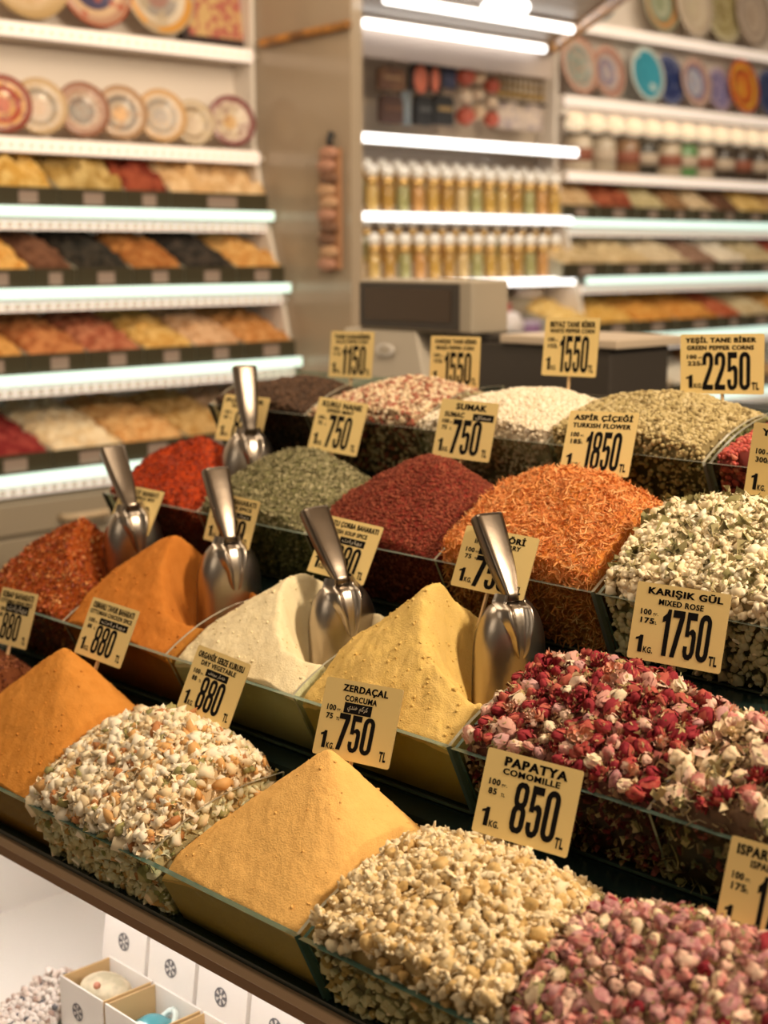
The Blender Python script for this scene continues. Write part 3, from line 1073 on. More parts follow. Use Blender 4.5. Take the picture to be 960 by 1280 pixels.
def digit_splines(ch):
    """tall heavy condensed figures in a box 0.44 wide and 1 high"""
    W, T = .44, .155
    if ch == '0':
        return [rrect(0, 0, W, 1, .20), rrect(T, T * .75, W - T, 1 - T * .75, .07)]
    if ch == '8':
        out = [(.0, .40), (.0, .16), (.04, .06), (.13, 0), (.31, 0), (.40, .06), (W, .16), (W, .40), (.42, .47), (.37, .525), (.41, .58), (.43, .65), (.43, .86), (.39, .95), (.30, 1), (.14, 1), (.05, .95), (.01, .86), (.01, .65), (.03, .58), (.07, .525), (.02, .47)]
        return [out, rrect(T, .11, W - T, .455, .06), rrect(T, .595, W - T, .895, .06)]
    if ch == '1':
        return [[(.12, 0), (.29, 0), (.29, 1), (.17, 1), (.13, .90), (.0, .82), (.0, .70), (.12, .74)]]
    if ch == '7':
        return [[(.06, 0), (.23, 0), (.43, .84), (.43, 1), (.0, 1), (.0, .84), (.25, .84)]]
    if ch == '5':
        return [[(.02, .28), (.02, .16), (.06, .06), (.14, 0), (.28, 0), (.38, .06), (.43, .17), (.43, .50), (.40, .60), (.31, .655), (.24, .65), (.165, .60), (.165, .84), (.40, .84), (.40, 1), (.03, 1), (.03, .48), (.165, .48), (.19, .53), (.25, .53), (.28, .48), (.28, .18), (.25, .115), (.19, .115), (.165, .17), (.165, .28)]]
    if ch == '2':
        return [[(.0, 0), (.43, 0), (.43, .14), (.185, .14), (.38, .52), (.43, .68), (.43, .85), (.38, .95), (.29, 1), (.15, 1), (.05, .95), (.0, .85), (.0, .66), (.15, .66), (.15, .83), (.18, .88), (.25, .88), (.28, .83), (.28, .70), (.25, .60), (.0, .14)]]
    if ch == '3':
        return [[(.0, .30), (.0, .16), (.05, .05), (.14, 0), (.29, 0), (.39, .05), (.43, .16), (.43, .40), (.38, .49), (.31, .52), (.38, .56), (.43, .65), (.43, .84), (.39, .95), (.29, 1), (.14, 1), (.05, .95), (.0, .84), (.0, .70), (.15, .70), (.15, .84), (.18, .885), (.25, .885), (.28, .84), (.28, .64), (.24, .58), (.14, .58), (.14, .46), (.24, .46), (.28, .41), (.28, .16), (.25, .115), (.18, .115), (.15, .16), (.15, .30)]]
    return [rrect(0, 0, W, 1, .2)]


def digits_poly(s):
    key = ('#', s)
    if key not in TEXTS:
        cu = bpy.data.curves.new('figures', 'CURVE')
        cu.dimensions = '2D'
        cu.fill_mode = 'BOTH'
        x = 0
        for ch in s:
            for sp in digit_splines(ch):
                p = cu.splines.new('POLY')
                p.points.add(len(sp) - 1)
                for q, (a, b) in zip(p.points, sp):
                    q.co = (a + x, b, 0, 1)
                p.use_cyclic_u = True
            x += .36 if ch == '1' else .49
        TEXTS[key] = curve_poly(cu)
    return TEXTS[key]


def heavy(VF, d):
    """thickens upright strokes: the shape laid twice, a little apart"""
    V, F = VF
    n = len(V)
    return [(x - d, y) for x, y in V] + [(x + d, y) for x, y in V], list(F) + [tuple(i + n for i in f) for f in F]


def fit(VF, x0, y0, x1, y1, keep=False):
    V, F = VF
    a, b = min(p[0] for p in V), max(p[0] for p in V)
    c, d = min(p[1] for p in V), max(p[1] for p in V)
    return [(x0 + (p[0] - a) / (b - a) * (x1 - x0), y0 + (p[1] - c) / (d - c) * (y1 - y0)) for p in V], F


ARAB = {'turmeric': '\uFEF1\uFEAA\uFEE8\uFEEB \uFEE2\uFEDB\uFEAE\uFEDB', 'veg': '\uFED2\uFED4\uFEA0\uFEE3 \uFEAD\uFE8E\uFEC0\uFEA7', 'spice': '\uFE95\uFE8D\uFEAD\uFE8E\uFEEC\uFE91',
        'sumac': '\uFED5\uFE8E\uFEE4\uFEB3', 'curry': '\uFEF1\uFEAD\uFE8E\uFEDB'}
INKW = mat('pale_print', (.62, .55, .42), .6)
# X, Y, Z of the card's middle, turn, lean, roll, width, height, title, second line, figures, gram price, script word and its box, what the label says
TAGS = [
    (1.292, 1.3702, .9849, .096, .366, .046, .1323, .1047, 'ZERDAÇAL', 'CORCUMA', '750', '75', ('turmeric', .30, .585, .66, .72), (.27, .74, .11, .575), (.24, .83), (.29, .71), 'price card ZERDAÇAL CORCUMA 750 in the ochre turmeric cone'),
    (1.292, 1.6793, .9678, .025, .428, -.059, .1227, .0985, 'ORGANİK SEBZE KURUSU', 'DRY VEGETABLE', '880', '88', ('veg', .30, .60, .72, .71), (.30, .74, .09, .59), (.06, .93), (.16, .82), 'price card DRY VEGETABLE 880 above the white vegetable flakes'),
    (1.292, 1.9547, .9983, .026, .434, -.027, .1260, .0949, 'OSMANLI TAVUK BAHARATI', 'OTTOMAN CHICKEN SPICE', '880', '88', ('spice', .30, .585, .90, .70), (.30, .74, .09, .575), (.06, .94), (.04, .94), 'price card OTTOMAN CHICKEN SPICE 880 in the front orange cone'),
    (1.292, 1.0768, .9551, .213, .324, -.044, .1286, .1024, 'PAPATYA', 'COMOMILLE', '850', '85', None, (.37, .84, .11, .70), (.20, .86), (.20, .80), 'price card PAPATYA COMOMILLE 850 above the chamomile heads'),
    (1.58, 1.0675, 1.1189, .141, .261, -.001, .1328, .1023, 'KARIŞIK GÜL', 'MIXED ROSE', '1750', '175', None, (.33, .85, .10, .70), (.13, .93), (.26, .74), 'price card KARIŞIK GÜL MIXED ROSE 1750 above the mixed rosebuds'),
    (1.292, .7469, .9405, .006, .349, .031, .1162, .1037, 'ISPARTA GÜLÜ', 'ISPARTA ROSE', '1750', '175', None, (.36, .88, .08, .69), (.08, .92), (.24, .80), 'price card ISPARTA GÜLÜ above the pink rosebuds, cut by the right edge'),
    (1.86, 1.4167, 1.3008, .118, .361, .032, .1244, .1032, 'ASPİR ÇİÇEĞİ', 'TURKISH FLOWER', '1850', '185', None, (.32, .83, .08, .68), (.08, .93), (.08, .92), 'price card ASPİR ÇİÇEĞİ 1850 in the orange safflower'),
    (2.11, 1.3589, 1.4154, .269, .017, .040, .1410, .0990, 'YEŞİL TANE BİBER', 'GREEN PEPPER CORNS', '2250', '225', None, (.27, .84, .07, .70), (.06, .91), (.08, .88), 'price card YEŞİL TANE BİBER 2250 above the green peppercorns'),
    (1.86, 1.7017, 1.2976, .066, .259, -.010, .1244, .1009, 'SUMAK', 'SUMAC', '750', '75', ('sumac', .60, .67, .96, .79), (.28, .79, .08, .67), (.28, .82), (.10, .45), 'price card SUMAK 750 in the maroon sumac cone'),
    (1.86, 2.0231, 1.2769, .096, .305, -.051, .1236, .0997, 'KURU NANE', 'DRIED MINT', '750', '75', None, (.31, .78, .08, .70), (.10, .90), (.22, .76), 'price card KURU NANE 750 in the grey green mint'),
    (1.58, 1.7033, 1.1286, .055, .469, -.044, .1273, .0978, 'TATLI ÇORBA BAHARATI', 'TURKISH SOUP SPICE', '880', '88', ('spice', .36, .58, .80, .70), (.36, .80, .08, .56), (.06, .95), (.08, .80), 'price card SOUP SPICE 880 behind the scoop in cream powder'),
    (1.58, 1.3855, 1.1561, .129, .397, -.044, .1281, .0921, 'HİNT KÖRİ', 'INDIAN CURRY', '750', '75', ('curry', .26, .575, .62, .68), (.26, .76, .06, .56), (.17, .84), (.17, .80), 'price card HİNT KÖRİ INDIAN CURRY 750 behind the curry scoop'),
    (1.58, 1.9925, 1.1379, .019, .309, -.031, .1238, .0867, 'TAVUK BAHARATI', 'CHICKEN SPICE', '880', '88', ('spice', .36, .575, .90, .68), (.32, .84, .06, .55), (.08, .95), (.10, .88), 'price card TAVUK BAHARATI 880 behind the scoop in bright orange powder'),
    (1.58, 2.2793, 1.1205, .070, .491, -.018, .1210, .0887, 'KIYMALI ET BAHARATI', 'MEAT SPICE MIX', '880', '88', None, (.34, .82, .06, .62), (.08, .90), (.12, .86), 'price card ET BAHARATI 880 behind the chilli flake scoop'),
    (1.86, 2.3049, 1.2681, .117, .346, -.003, .1247, .0944, 'PUL BİBER', 'RED PEPPER', '880', '88', None, (.34, .82, .06, .66), (.06, .90), (.22, .78), 'price card 880 behind the scoop in the bright red pepper flakes'),
    (1.292, 2.2392, .9707, -.023, .339, .052, .1187, .0968, 'KEBAP BAHARATI', 'OTTOMAN KEBAB SPICE', '880', '88', ('spice', .22, .58, .86, .74), (.22, .72, .09, .57), (.06, .92), (.04, .92), 'price card KEBAB SPICE 880 cut by the left edge of the photo'),
    (1.86, 1.0833, 1.3009, -.001, .125, -.044, .1262, .1071, 'YASEMİN', 'JASMINE', '3000', '300', None, (.36, .90, .08, .66), (.12, .80), (.24, .70), 'price card YASEMİN JASMINE above the jasmine buds at the right edge'),
    (2.11, 1.6758, 1.4289, .033, .133, .022, .1205, .1051, 'BEYAZ TANE BİBER', 'WHITE PEPPER CORN', '1550', '155', None, (.31, .84, .07, .69), (.10, .93), (.10, .92), 'price card 1550 on a bare stick above the white peppercorns'),
    (2.11, 2.2521, 1.3869, .074, .135, .026, .1209, .0961, 'TANE KARABİBER', 'BLACK PEPPER CORN', '1150', '115', None, (.30, .84, .07, .69), (.08, .92), (.14, .86), 'price card 1150 above the dark peppercorns in front of the scale'),
    (2.11, 1.9596, 1.3869, .069, .080, .019, .1232, .0992, 'KARIŞIK TANE BİBER', 'MIXED PEPPER CORN', '1550', '155', None, (.30, .84, .07, .69), (.10, .93), (.12, .88), 'price card 1550 above the mixed peppercorns below the scale display'),
]


def price_card(X, Y, Z, a, b, c, W, H, t1, t2, num, g100, ar, nb, tb, sb, label):
    B = Matrix(((0, -1, 0), (0, 0, 1), (-1, 0, 0))).transposed()
    R3 = B @ Matrix.Rotation(a, 3, 'Y') @ Matrix.Rotation(-b, 3, 'X') @ Matrix.Rotation(c, 3, 'Z')
    base = Vector((X, Y, Z)) + R3 @ Vector((0, -H / 2, 0))
    t = empty('price_card', base, label, 'price card', 'price cards in the spice heaps')
    t.rotation_euler = R3.to_euler()
    mb = MB()
    mb.prism(rrect(-W / 2, 0, W / 2, H, .003, 3), -.0008, .0008, CARD, SLEEVE, axis='z')
    card = mb.build('card', t)
    mb = MB()

    def put(VF, m=INK, z=.0012):
        V, F = VF
        mb.add([((x - .5) * W, y * H, z) for x, y in V], F, m)
    put(fit(heavy(text_poly(t1, .030), .024), tb[0], .835, tb[1], .945 + .02 * any(ch in 'İÖÜĞ' for ch in t1)))
    put(fit(heavy(text_poly(t2, .026), .022), sb[0], .735 if not (ar and ar[0] == 'sumac') else .70, sb[1], .81 if not (ar and ar[0] == 'sumac') else .79))
    put(fit(digits_poly(num), nb[0], nb[2], nb[1], nb[3]))
    put(fit(text_poly('100', .04), .08, .585, .20, .66))
    put(fit(text_poly('gr.', .02), .215, .575, .275, .62))
    wg = .06 if len(g100) == 2 else .12
    put(fit(text_poly(g100, .04), .09, .475, .09 + wg + .03, .55))
    put(fit(text_poly('TL', .03), .225, .475, .27, .515))
    put(fit(digits_poly('1'), .07, .10, .15, .32))
    put(fit(text_poly('KG.', .035), .165, .10, .27, .18))
    put(fit(text_poly('TL', .04), max(nb[1] + .015, .855), .075, max(nb[1] + .105, .945), .20))
    if ar:
        nm, x0, y0, x1, y1 = ar
        put(([(x0, y0), (x1, y0), (x1, y1), (x0, y1)], [(0, 1, 2, 3)]), INK, .0010)
        put(fit(text_poly(ARAB[nm], .01), x0 + .05, y0 + .02, x1 - .05, y1 - .02), INKW, .0014)
    mb.build('lettering', card)
    mb = MB()
    lo = -.05 if Z < 1.40 else -.075
    mb.tube([(0, .02, -.0035), (0, lo, -.0035)], .0032, WOOD, 6)
    mb.build('stick', t)
    return t


for row in TAGS:
    price_card(*row)


# ---------------------------------------------------------------- steel scoops
def scoop(px, py, Y, az, lean, bend, label, sink=.165, s=1.1, fwd=0.):
    neck = onY(px, py, Y)
    n = Vector((math.cos(math.radians(az)), math.sin(math.radians(az)), 0))
    z = Vector((0, 0, 1))
    x = z.cross(n)                           # x: right hand of the blade seen from its back, y: outward from the back
    R3 = Matrix((-x, n, z)).transposed()
    R3 = Matrix(((-x).to_tuple(), n.to_tuple(), (0, 0, 1))).transposed()
    R3 = R3 @ Matrix.Rotation(math.radians(lean), 3, 'Y') @ Matrix.Rotation(math.radians(fwd), 3, 'X')
    t = empty('scoop', neck, label, 'scoop', 'steel scoops stuck in the heaps')
    t.rotation_euler = R3.to_euler()
    t.scale = (s, s, s)
    # blade: a half round shell, domed at the shoulder, open at the front and the tip
    mb = MB()
    nu, nv = 22, 24
    grid = []
    for i in range(nu):
        v = i / (nu - 1)
        zz = .004 - sink * v
        q = min(1, max(.0, v * sink / .070))
        sh = (1 - (1 - q) ** 2.05) ** (1 / 2.05)
        wd = .010 + .0405 * sh + .002 * v
        dp = .006 + .026 * sh
        row = []
        for k in range(nv):
            u = -1 + 2 * k / (nv - 1)
            ang = u * math.radians(98)
            ex = 2.4
            cx, cy = math.sin(ang), math.cos(ang)
            px_ = wd * math.copysign(abs(cx) ** (2 / ex), cx)
            py_ = dp * (math.copysign(abs(cy) ** (2 / ex), cy)) - .030
            tipdrop = -.018 * max(0, v - .55) / .45 * (u * u)
            row.append((px_, py_, zz - tipdrop))
        grid.append(row)
    vs = [p for r in grid for p in r]
    fs = [(i * nv + k, i * nv + k + 1, (i + 1) * nv + k + 1, (i + 1) * nv + k) for i in range(nu - 1) for k in range(nv - 1)]
    mb.add(vs, fs, STEEL)
    bl = mb.build('blade', t, smooth=True)
    so = bl.modifiers.new('sheet', 'SOLIDIFY')
    so.thickness = .0012
    # pressed sleeve that runs from the handle down the back of the blade to a rounded point
    mb = MB()
    vs, fs = [], []
    nu, nv = 22, 25
    for i in range(nu):
        v = i / (nu - 1)
        zz = .012 - .084 * v
        half = .0215 * (1 + .35 * math.sin(min(1, v * 1.6) * pi)) * max(.02, (1 - v ** 3.2)) ** .5
        q = min(1, max(0, (-zz + .004) / .070))
        sh = (1 - (1 - q) ** 2.05) ** (1 / 2.05)
        yb = .006 + .026 * sh - .030
        hh = .0115 * (1 - v ** 3) ** .5 + .0005
        if zz > -.004:
            yb = -.024
        for k in range(nv):
            u = -1 + 2 * k / (nv - 1)
            ridge = math.exp(-((abs(u) - .58) / .20) ** 2) + .30 * math.exp(-(u / .5) ** 2)
            vs.append((half * u, yb - .002 - .004 * abs(u) ** 4 + hh * ridge * (1 - abs(u) ** 6), zz))
    fs = [(i * nv + k, i * nv + k + 1, (i + 1) * nv + k + 1, (i + 1) * nv + k) for i in range(nu - 1) for k in range(nv - 1)]
    mb.add(vs, fs, STEEL)
    mb.build('sleeve', t, smooth=True)
    # handle: folded sheet tube, broad and flat at the top, rounded in to the neck, bent back
    mb = MB()
    bd = math.radians(bend)
    d = Vector((0, -math.sin(bd), math.cos(bd)))
    nrm = Vector((0, math.cos(bd), math.sin(bd)))
    vs, fs = [], []
    prof = [(-.006, .0095, .0060), (.004, .0105, .0065), (.016, .0130, .0085), (.032, .0158, .0105), (.055, .0180, .0112), (.088, .0202, .0116), (.113, .0214, .0118), (.117, .0210, .0114), (.118, .0168, .007)]
    ns = 20
    for zz, wd, dp in prof:
        for k in range(ns):
            a = 2 * pi * k / ns
            c_, s_ = math.cos(a), math.sin(a)
            r_ = 2 / 4.6
            p = Vector((wd * math.copysign(abs(c_) ** r_, c_), 0, 0)) + nrm * (dp * math.copysign(abs(s_) ** r_, s_)) + d * zz + Vector((0, -.022, .006))
            vs.append(p)
    for i in range(len(prof) - 1):
        for k in range(ns):
            k2 = (k + 1) % ns
            fs.append((i * ns + k, i * ns + k2, (i + 1) * ns + k2, (i + 1) * ns + k))
    fs.append(tuple(range(ns - 1, -1, -1)))
    fs.append(tuple((len(prof) - 1) * ns + k for k in range(ns)))
    mb.add(vs, fs, STEEL_DARKREFL)
    mb.build('handle', t, smooth=True)
    return t


scoop(652, 757, 1.315, 253, 0, 35, 'steel scoop stuck upright in the mustard yellow curry powder')
scoop(436, 735, 1.62, 254, 4, 40, 'steel scoop stuck in the cream white soup spice powder')
scoop(294, 682, 1.93, 253, 0, 30, 'steel scoop stuck in the bright orange powder of the second row')
scoop(170, 640, 2.23, 254, 4, 40, 'steel scoop stuck in the rust red chilli flakes at the left')
scoop(318, 545, 2.20, 251, -2, 18, 'steel scoop stuck between the red pepper flakes and the mint')

# ---------------------------------------------------------------- the weighing scale behind the back row
scale_ = empty('weighing_scale', (2.6, 2.4, 1.256), 'grey counter scale with a raised dark display, behind the back row', 'scale')
GREY = mat('scale_plastic', (.42, .36, .28), .45)
LGREY = mat('scale_light_plastic', (.52, .46, .38), .5)
DGREY = mat('scale_dark_plastic', (.055, .045, .038), .45)


def spart(mbx, nm, parent=None, **k):
    o = mbx.build(nm, None, **k)
    o.parent = parent or scale_
    o.matrix_parent_inverse = Matrix.Translation(-scale_.location)
    return o


mb = MB()
mb.box((2.60, 2.36, 1.405), (2.73, 2.745, 1.530), GREY)
head = spart(mb, 'display_housing', bevel=.006)
mb = MB()
mb.box((2.596, 2.40, 1.412), (2.601, 2.74, 1.522), DGREY)
mb.box((2.594, 2.425, 1.430), (2.597, 2.72, 1.508), mat('dark_screen', (.05, .028, .015), .08, spec=.7))
spart(mb, 'screen')
mb = MB()
# printer body: sloping sides, light front
vs = [(2.58, 2.86, 1.256), (2.58, 2.49, 1.256), (2.80, 2.49, 1.256), (2.80, 2.86, 1.256), (2.60, 2.80, 1.405), (2.60, 2.545, 1.405), (2.74, 2.545, 1.405), (2.74, 2.80, 1.405)]
mb.add(vs, [(3, 2, 1, 0), (4, 5, 6, 7), (0, 1, 5, 4), (1, 2, 6, 5), (2, 3, 7, 6), (3, 0, 4, 7)], LGREY)
spart(mb, 'printer_body', bevel=.004)
mb = MB()
st = onX(482, 437, 2.585)
for rr, th, m in ((.031, .004, mat('white_badge', (.80, .76, .72), .4)), (.020, .0055, LGREY)):
    mb.lathe([(rr, 0), (rr, th)], m, 24, Matrix.Translation(st) @ Matrix.Rotation(-pi / 2, 4, 'Y') @ Matrix.Diagonal((.5, 1, 1, 1)))
spart(mb, 'badge')
mb = MB()
mb.box((2.64, 1.985, 1.256), (2.86, 2.48, 1.385), DGREY)
mb.box((2.66, 2.30, 1.385), (2.80, 2.50, 1.405), DGREY)
spart(mb, 'weighing_base', bevel=.004)
mb = MB()
mb.box((2.63, 1.96, 1.387), (2.90, 2.30, 1.407), mat('scale_pan', (.62, .50, .38), .4))
spart(mb, 'weighing_pan', bevel=.003)

# ---------------------------------------------------------------- gift boxes in the lit niche under the rail
BOXW = mat('white_carton', (.84, .79, .74), .55)
KRAFT = mat('carton_inside', (.62, .42, .20), .7)
EMB = mat('grey_emblem', (.16, .15, .16), .6)


def emblem(mbx, M):
    n = 24
    for r0, r1 in ((.0125, .0150), (.0035, .0050)):
        vs = []
        for k in range(n):
            a = 2 * pi * k / n
            vs += [M @ Vector((r0 * math.cos(a), r0 * math.sin(a), 0)), M @ Vector((r1 * math.cos(a), r1 * math.sin(a), 0))]
        mbx.add(vs, [(2 * k, 2 * k + 1, (2 * k + 3) % (2 * n), (2 * k + 2) % (2 * n)) for k in range(n)], EMB)
    for k in range(6):
        a = 2 * pi * k / 6
        c_, s_ = math.cos(a), math.sin(a)
        vs = [M @ Vector((q * c_ - w_ * s_, q * s_ + w_ * c_, 0)) for q, w_ in ((.0045, -.0016), (.0128, -.0034), (.0128, .0034), (.0045, .0016))]
        mbx.add(vs, [(0, 1, 2, 3)], EMB)


FRONTM = Matrix(((0, 0, -1, 0), (-1, 0, 0, 0), (0, 1, 0, 0), (0, 0, 0, 1)))   # x right (-Y), y up, facing -X


def gift_box(y, z0, label, lidw=0, open_=True, x=1.20):
    t = empty('gift_box', (x + .05, y, z0), label, 'gift box', 'white gift boxes in the niche')
    L = Matrix.Translation(-t.location)
    h, wv = .095, .122

    def part(mbx, nm, p=None):
        o = mbx.build(nm, p or t)
        if not p:
            o.matrix_parent_inverse = L
        return o
    mb = MB()
    y0, y1, x1, e = y - wv / 2, y + wv / 2, x + .098, .003
    mb.box((x, y0, z0), (x1, y1, z0 + e), BOXW)
    for a, b in (((x, y0, z0 + e), (x + e, y1, z0 + h)), ((x1 - e, y0, z0 + e), (x1, y1, z0 + h))):
        mb.box(a, b, BOXW)
    for a, b in (((x + e, y0, z0 + e), (x1 - e, y0 + e, z0 + h - .002)), ((x + e, y1 - e, z0 + e), (x1 - e, y1, z0 + h - .002))):
        mb.box(a, b, KRAFT)
    tr = part(mb, 'box_tray')
    mb = MB()
    emblem(mb, Matrix.Translation((x - .0006, y + .01, z0 + h * .52)) @ FRONTM)
    part(mb, 'emblem', tr)
    mb = MB()
    Lx = x1 + .001
    yo = y + .028
    vs = [(Lx, y0 + .028, z0 + h - .012), (Lx, y1 + .026, z0 + h - .012), (Lx + .012, y1 + .026, z0 + h + .078), (Lx + .012, y0 + .028, z0 + h + .078)]
    vs += [(a + .014, b, c) for a, b, c in vs]
    mb.add(vs, [(3, 2, 1, 0), (4, 5, 6, 7), (0, 1, 5, 4), (2, 3, 7, 6), (1, 2, 6, 5), (3, 0, 4, 7)], BOXW)
    lid = part(mb, 'lid')
    mb = MB()
    tilt = Matrix.Translation((Lx + .0052, yo, z0 + h + .034)) @ Matrix.Rotation(math.radians(7.6), 4, 'Y') @ FRONTM
    emblem(mb, tilt)
    part(mb, 'emblem', lid)
    return t


NZ = .335
gift_box(1.925, NZ, 'open white gift box holding a cream pouch, first from the pebbles')
gift_box(1.795, NZ, 'open white gift box holding a teal glass ornament')
gift_box(1.665, NZ, 'open white gift box right of the teal ornament box')
gift_box(1.535, NZ, 'open white gift box under the rail, last along the niche')
v, f = lumpy(71, 3, .015)
mb = MB()
mb.add(v * [.038, .05, .022] + [1.248, 1.925, NZ + .075], f.tolist(), mat('cream_pouch', (.72, .62, .44), .8, col2=(.50, .44, .30), nscale=30))
mb.add(np.array(ico(2)[0]) * .006 + [1.225, 1.915, NZ + .094], ico(2)[1].tolist(), mat('red_bead', (.6, .25, .16), .4))
tag(mb.build('pouch', smooth=True), 'small cream pouch lying in the open gift box by the pebbles', 'pouch')
oe = empty('glass_ornament', (1.248, 1.795, NZ + .004), 'round teal glass ornament lying in an open white gift box', 'ornament')
mb = MB()
TG = mat('teal_glass', (.10, .36, .42), .08, spec=.8)
mb.lathe([(.0, 0), (.03, .012), (.042, .036), (.034, .060), (.012, .074), (.004, .076)], TG, 24)
mb.build('ball', oe, smooth=True)
mb = MB()
mb.tube([(.032 * math.cos(a), -.012 + .02 * math.sin(a), .066 + .012 * math.cos(a * 2)) for a in [k * pi / 8 for k in range(17)]], .005, mat('pale_ribbon', (.66, .76, .74), .4), 8)
mb.build('ribbon', oe, smooth=True)
PB = [lumpy(60 + i, 1, .12) for i in range(4)]
n = 1500
P = np.stack([1.12 + .19 * rng.random(n), 1.995 + .10 * rng.random(n), np.full(n, NZ + .006)], -1)
P[:, 2] += .05 * np.clip(1 - np.abs(P[:, 0] - 1.24) / .12, 0, 1) * rng.random(n)
V, F, Mi = scatter(P, frames(np.tile([0, 0, 1.], (n, 1)), jit=1), .0042 * (1 + .4 * rng.random((n, 1))) * np.ones((1, 3)), PB, rng.integers(0, 4, n), rng.choice(4, n, p=[.6, .26, .08, .06]))
tag(link('pebbles', arr_mesh('pebbles', V, [(F, Mi)], flat('pebble', [(.84, .76, .70), (.76, .64, .56), (.46, .32, .26), (.14, .14, .15)], .5))), 'white and dark pebbles spread in the lit niche beside the boxes', 'pebbles', None, 'stuff')

# ---------------------------------------------------------------- wall shelving: left bay and right bay
SHELF = mat('white_shelf', (.80, .73, .66), .45)
ZS = [1.722, 1.486, 1.243, .966]                # tops of the four glass shelves with spice trays
RIM = [3.887, 3.805, 3.752, 3.700]
TRAYD = mat('dark_tray_front', (.055, .045, .025), .3)
STICK = mat('tray_sticker', (.30, .22, .18), .5)


def shelving(name, x0, x1, label, zplate, ztop, zs=ZS):
    t = empty(name, ((x0 + x1) / 2, 4.0, 0), label, 'shelving')
    L = Matrix.Translation(-t.location)

    def part(mbx, nm, p=None, **k):
        o = mbx.build(nm, None, **k)
        o.parent = p or t
        if not p:
            o.matrix_parent_inverse = L
        return o
    mb = MB()
    mb.box((x0, 4.08, .98), (x1, 4.098, 2.95), mat('shelf_back', (.82, .74, .67), .5))
    part(mb, 'back_panel')
    for xs in (x0, x1 - .018):
        mb = MB()
        mb.prism([(4.098, .98), (3.76, .98), (3.80, 1.25), (3.86, 1.50), (3.93, 1.73), (3.985, 1.95), (3.985, 2.95), (4.098, 2.95)], xs, xs + .018, SHELF, axis='x')
        part(mb, 'side_panel')
    for z, y in zip(zs, RIM):
        mb = MB()
        mb.box((x0 + .019, y + .006, z - .016), (x1 - .019, 4.079, z), GLASS)
        s = part(mb, 'shelf')
        mb = MB()
        mb.box((x0 + .010, y - .004, z - .024), (x1 - .010, y + .006, z + .006), TEAL)
        part(mb, 'lit_edge', s)
        mb = MB()
        n = int((x1 - x0) / .034)
        mb.box((x0 + .019, y + .030, z - .062), (x1 - .019, y + .044, z - .030), LED)
        for k in range(n):
            xa = x0 + .03 + k * .034
            mb.box((xa, y + .024, z - .054), (xa + .015, y + .0302, z - .040), SHELF)
        part(mb, 'led_strip', s)
    for z, y in ((zplate, 3.955), (ztop, 3.985)):
        mb = MB()
        mb.box((x0 + .019, y, z - .046), (x1 - .019, 4.079, z), SHELF)
        s = part(mb, 'shelf')
        mb = MB()
        mb.box((x0 + .019, y - .012, z - .044), (x1 - .019, y - .001, z - .006), LED)
        n = int((x1 - x0) / .034)
        for k in range(n):
            xa = x0 + .03 + k * .034
            mb.box((xa, y - .0145, z - .030), (xa + .012, y - .0122, z - .020), SHELF)
        part(mb, 'led_strip', s)
    return t


shelving('display_shelving', 1.72, 3.295, 'tall white lit wall shelving left of the grey beige panel', 1.930, 2.262)
shelving('display_shelving', 4.88, 7.25, 'tall white lit wall shelving right of the perfume bottles', 2.228, 2.535, )


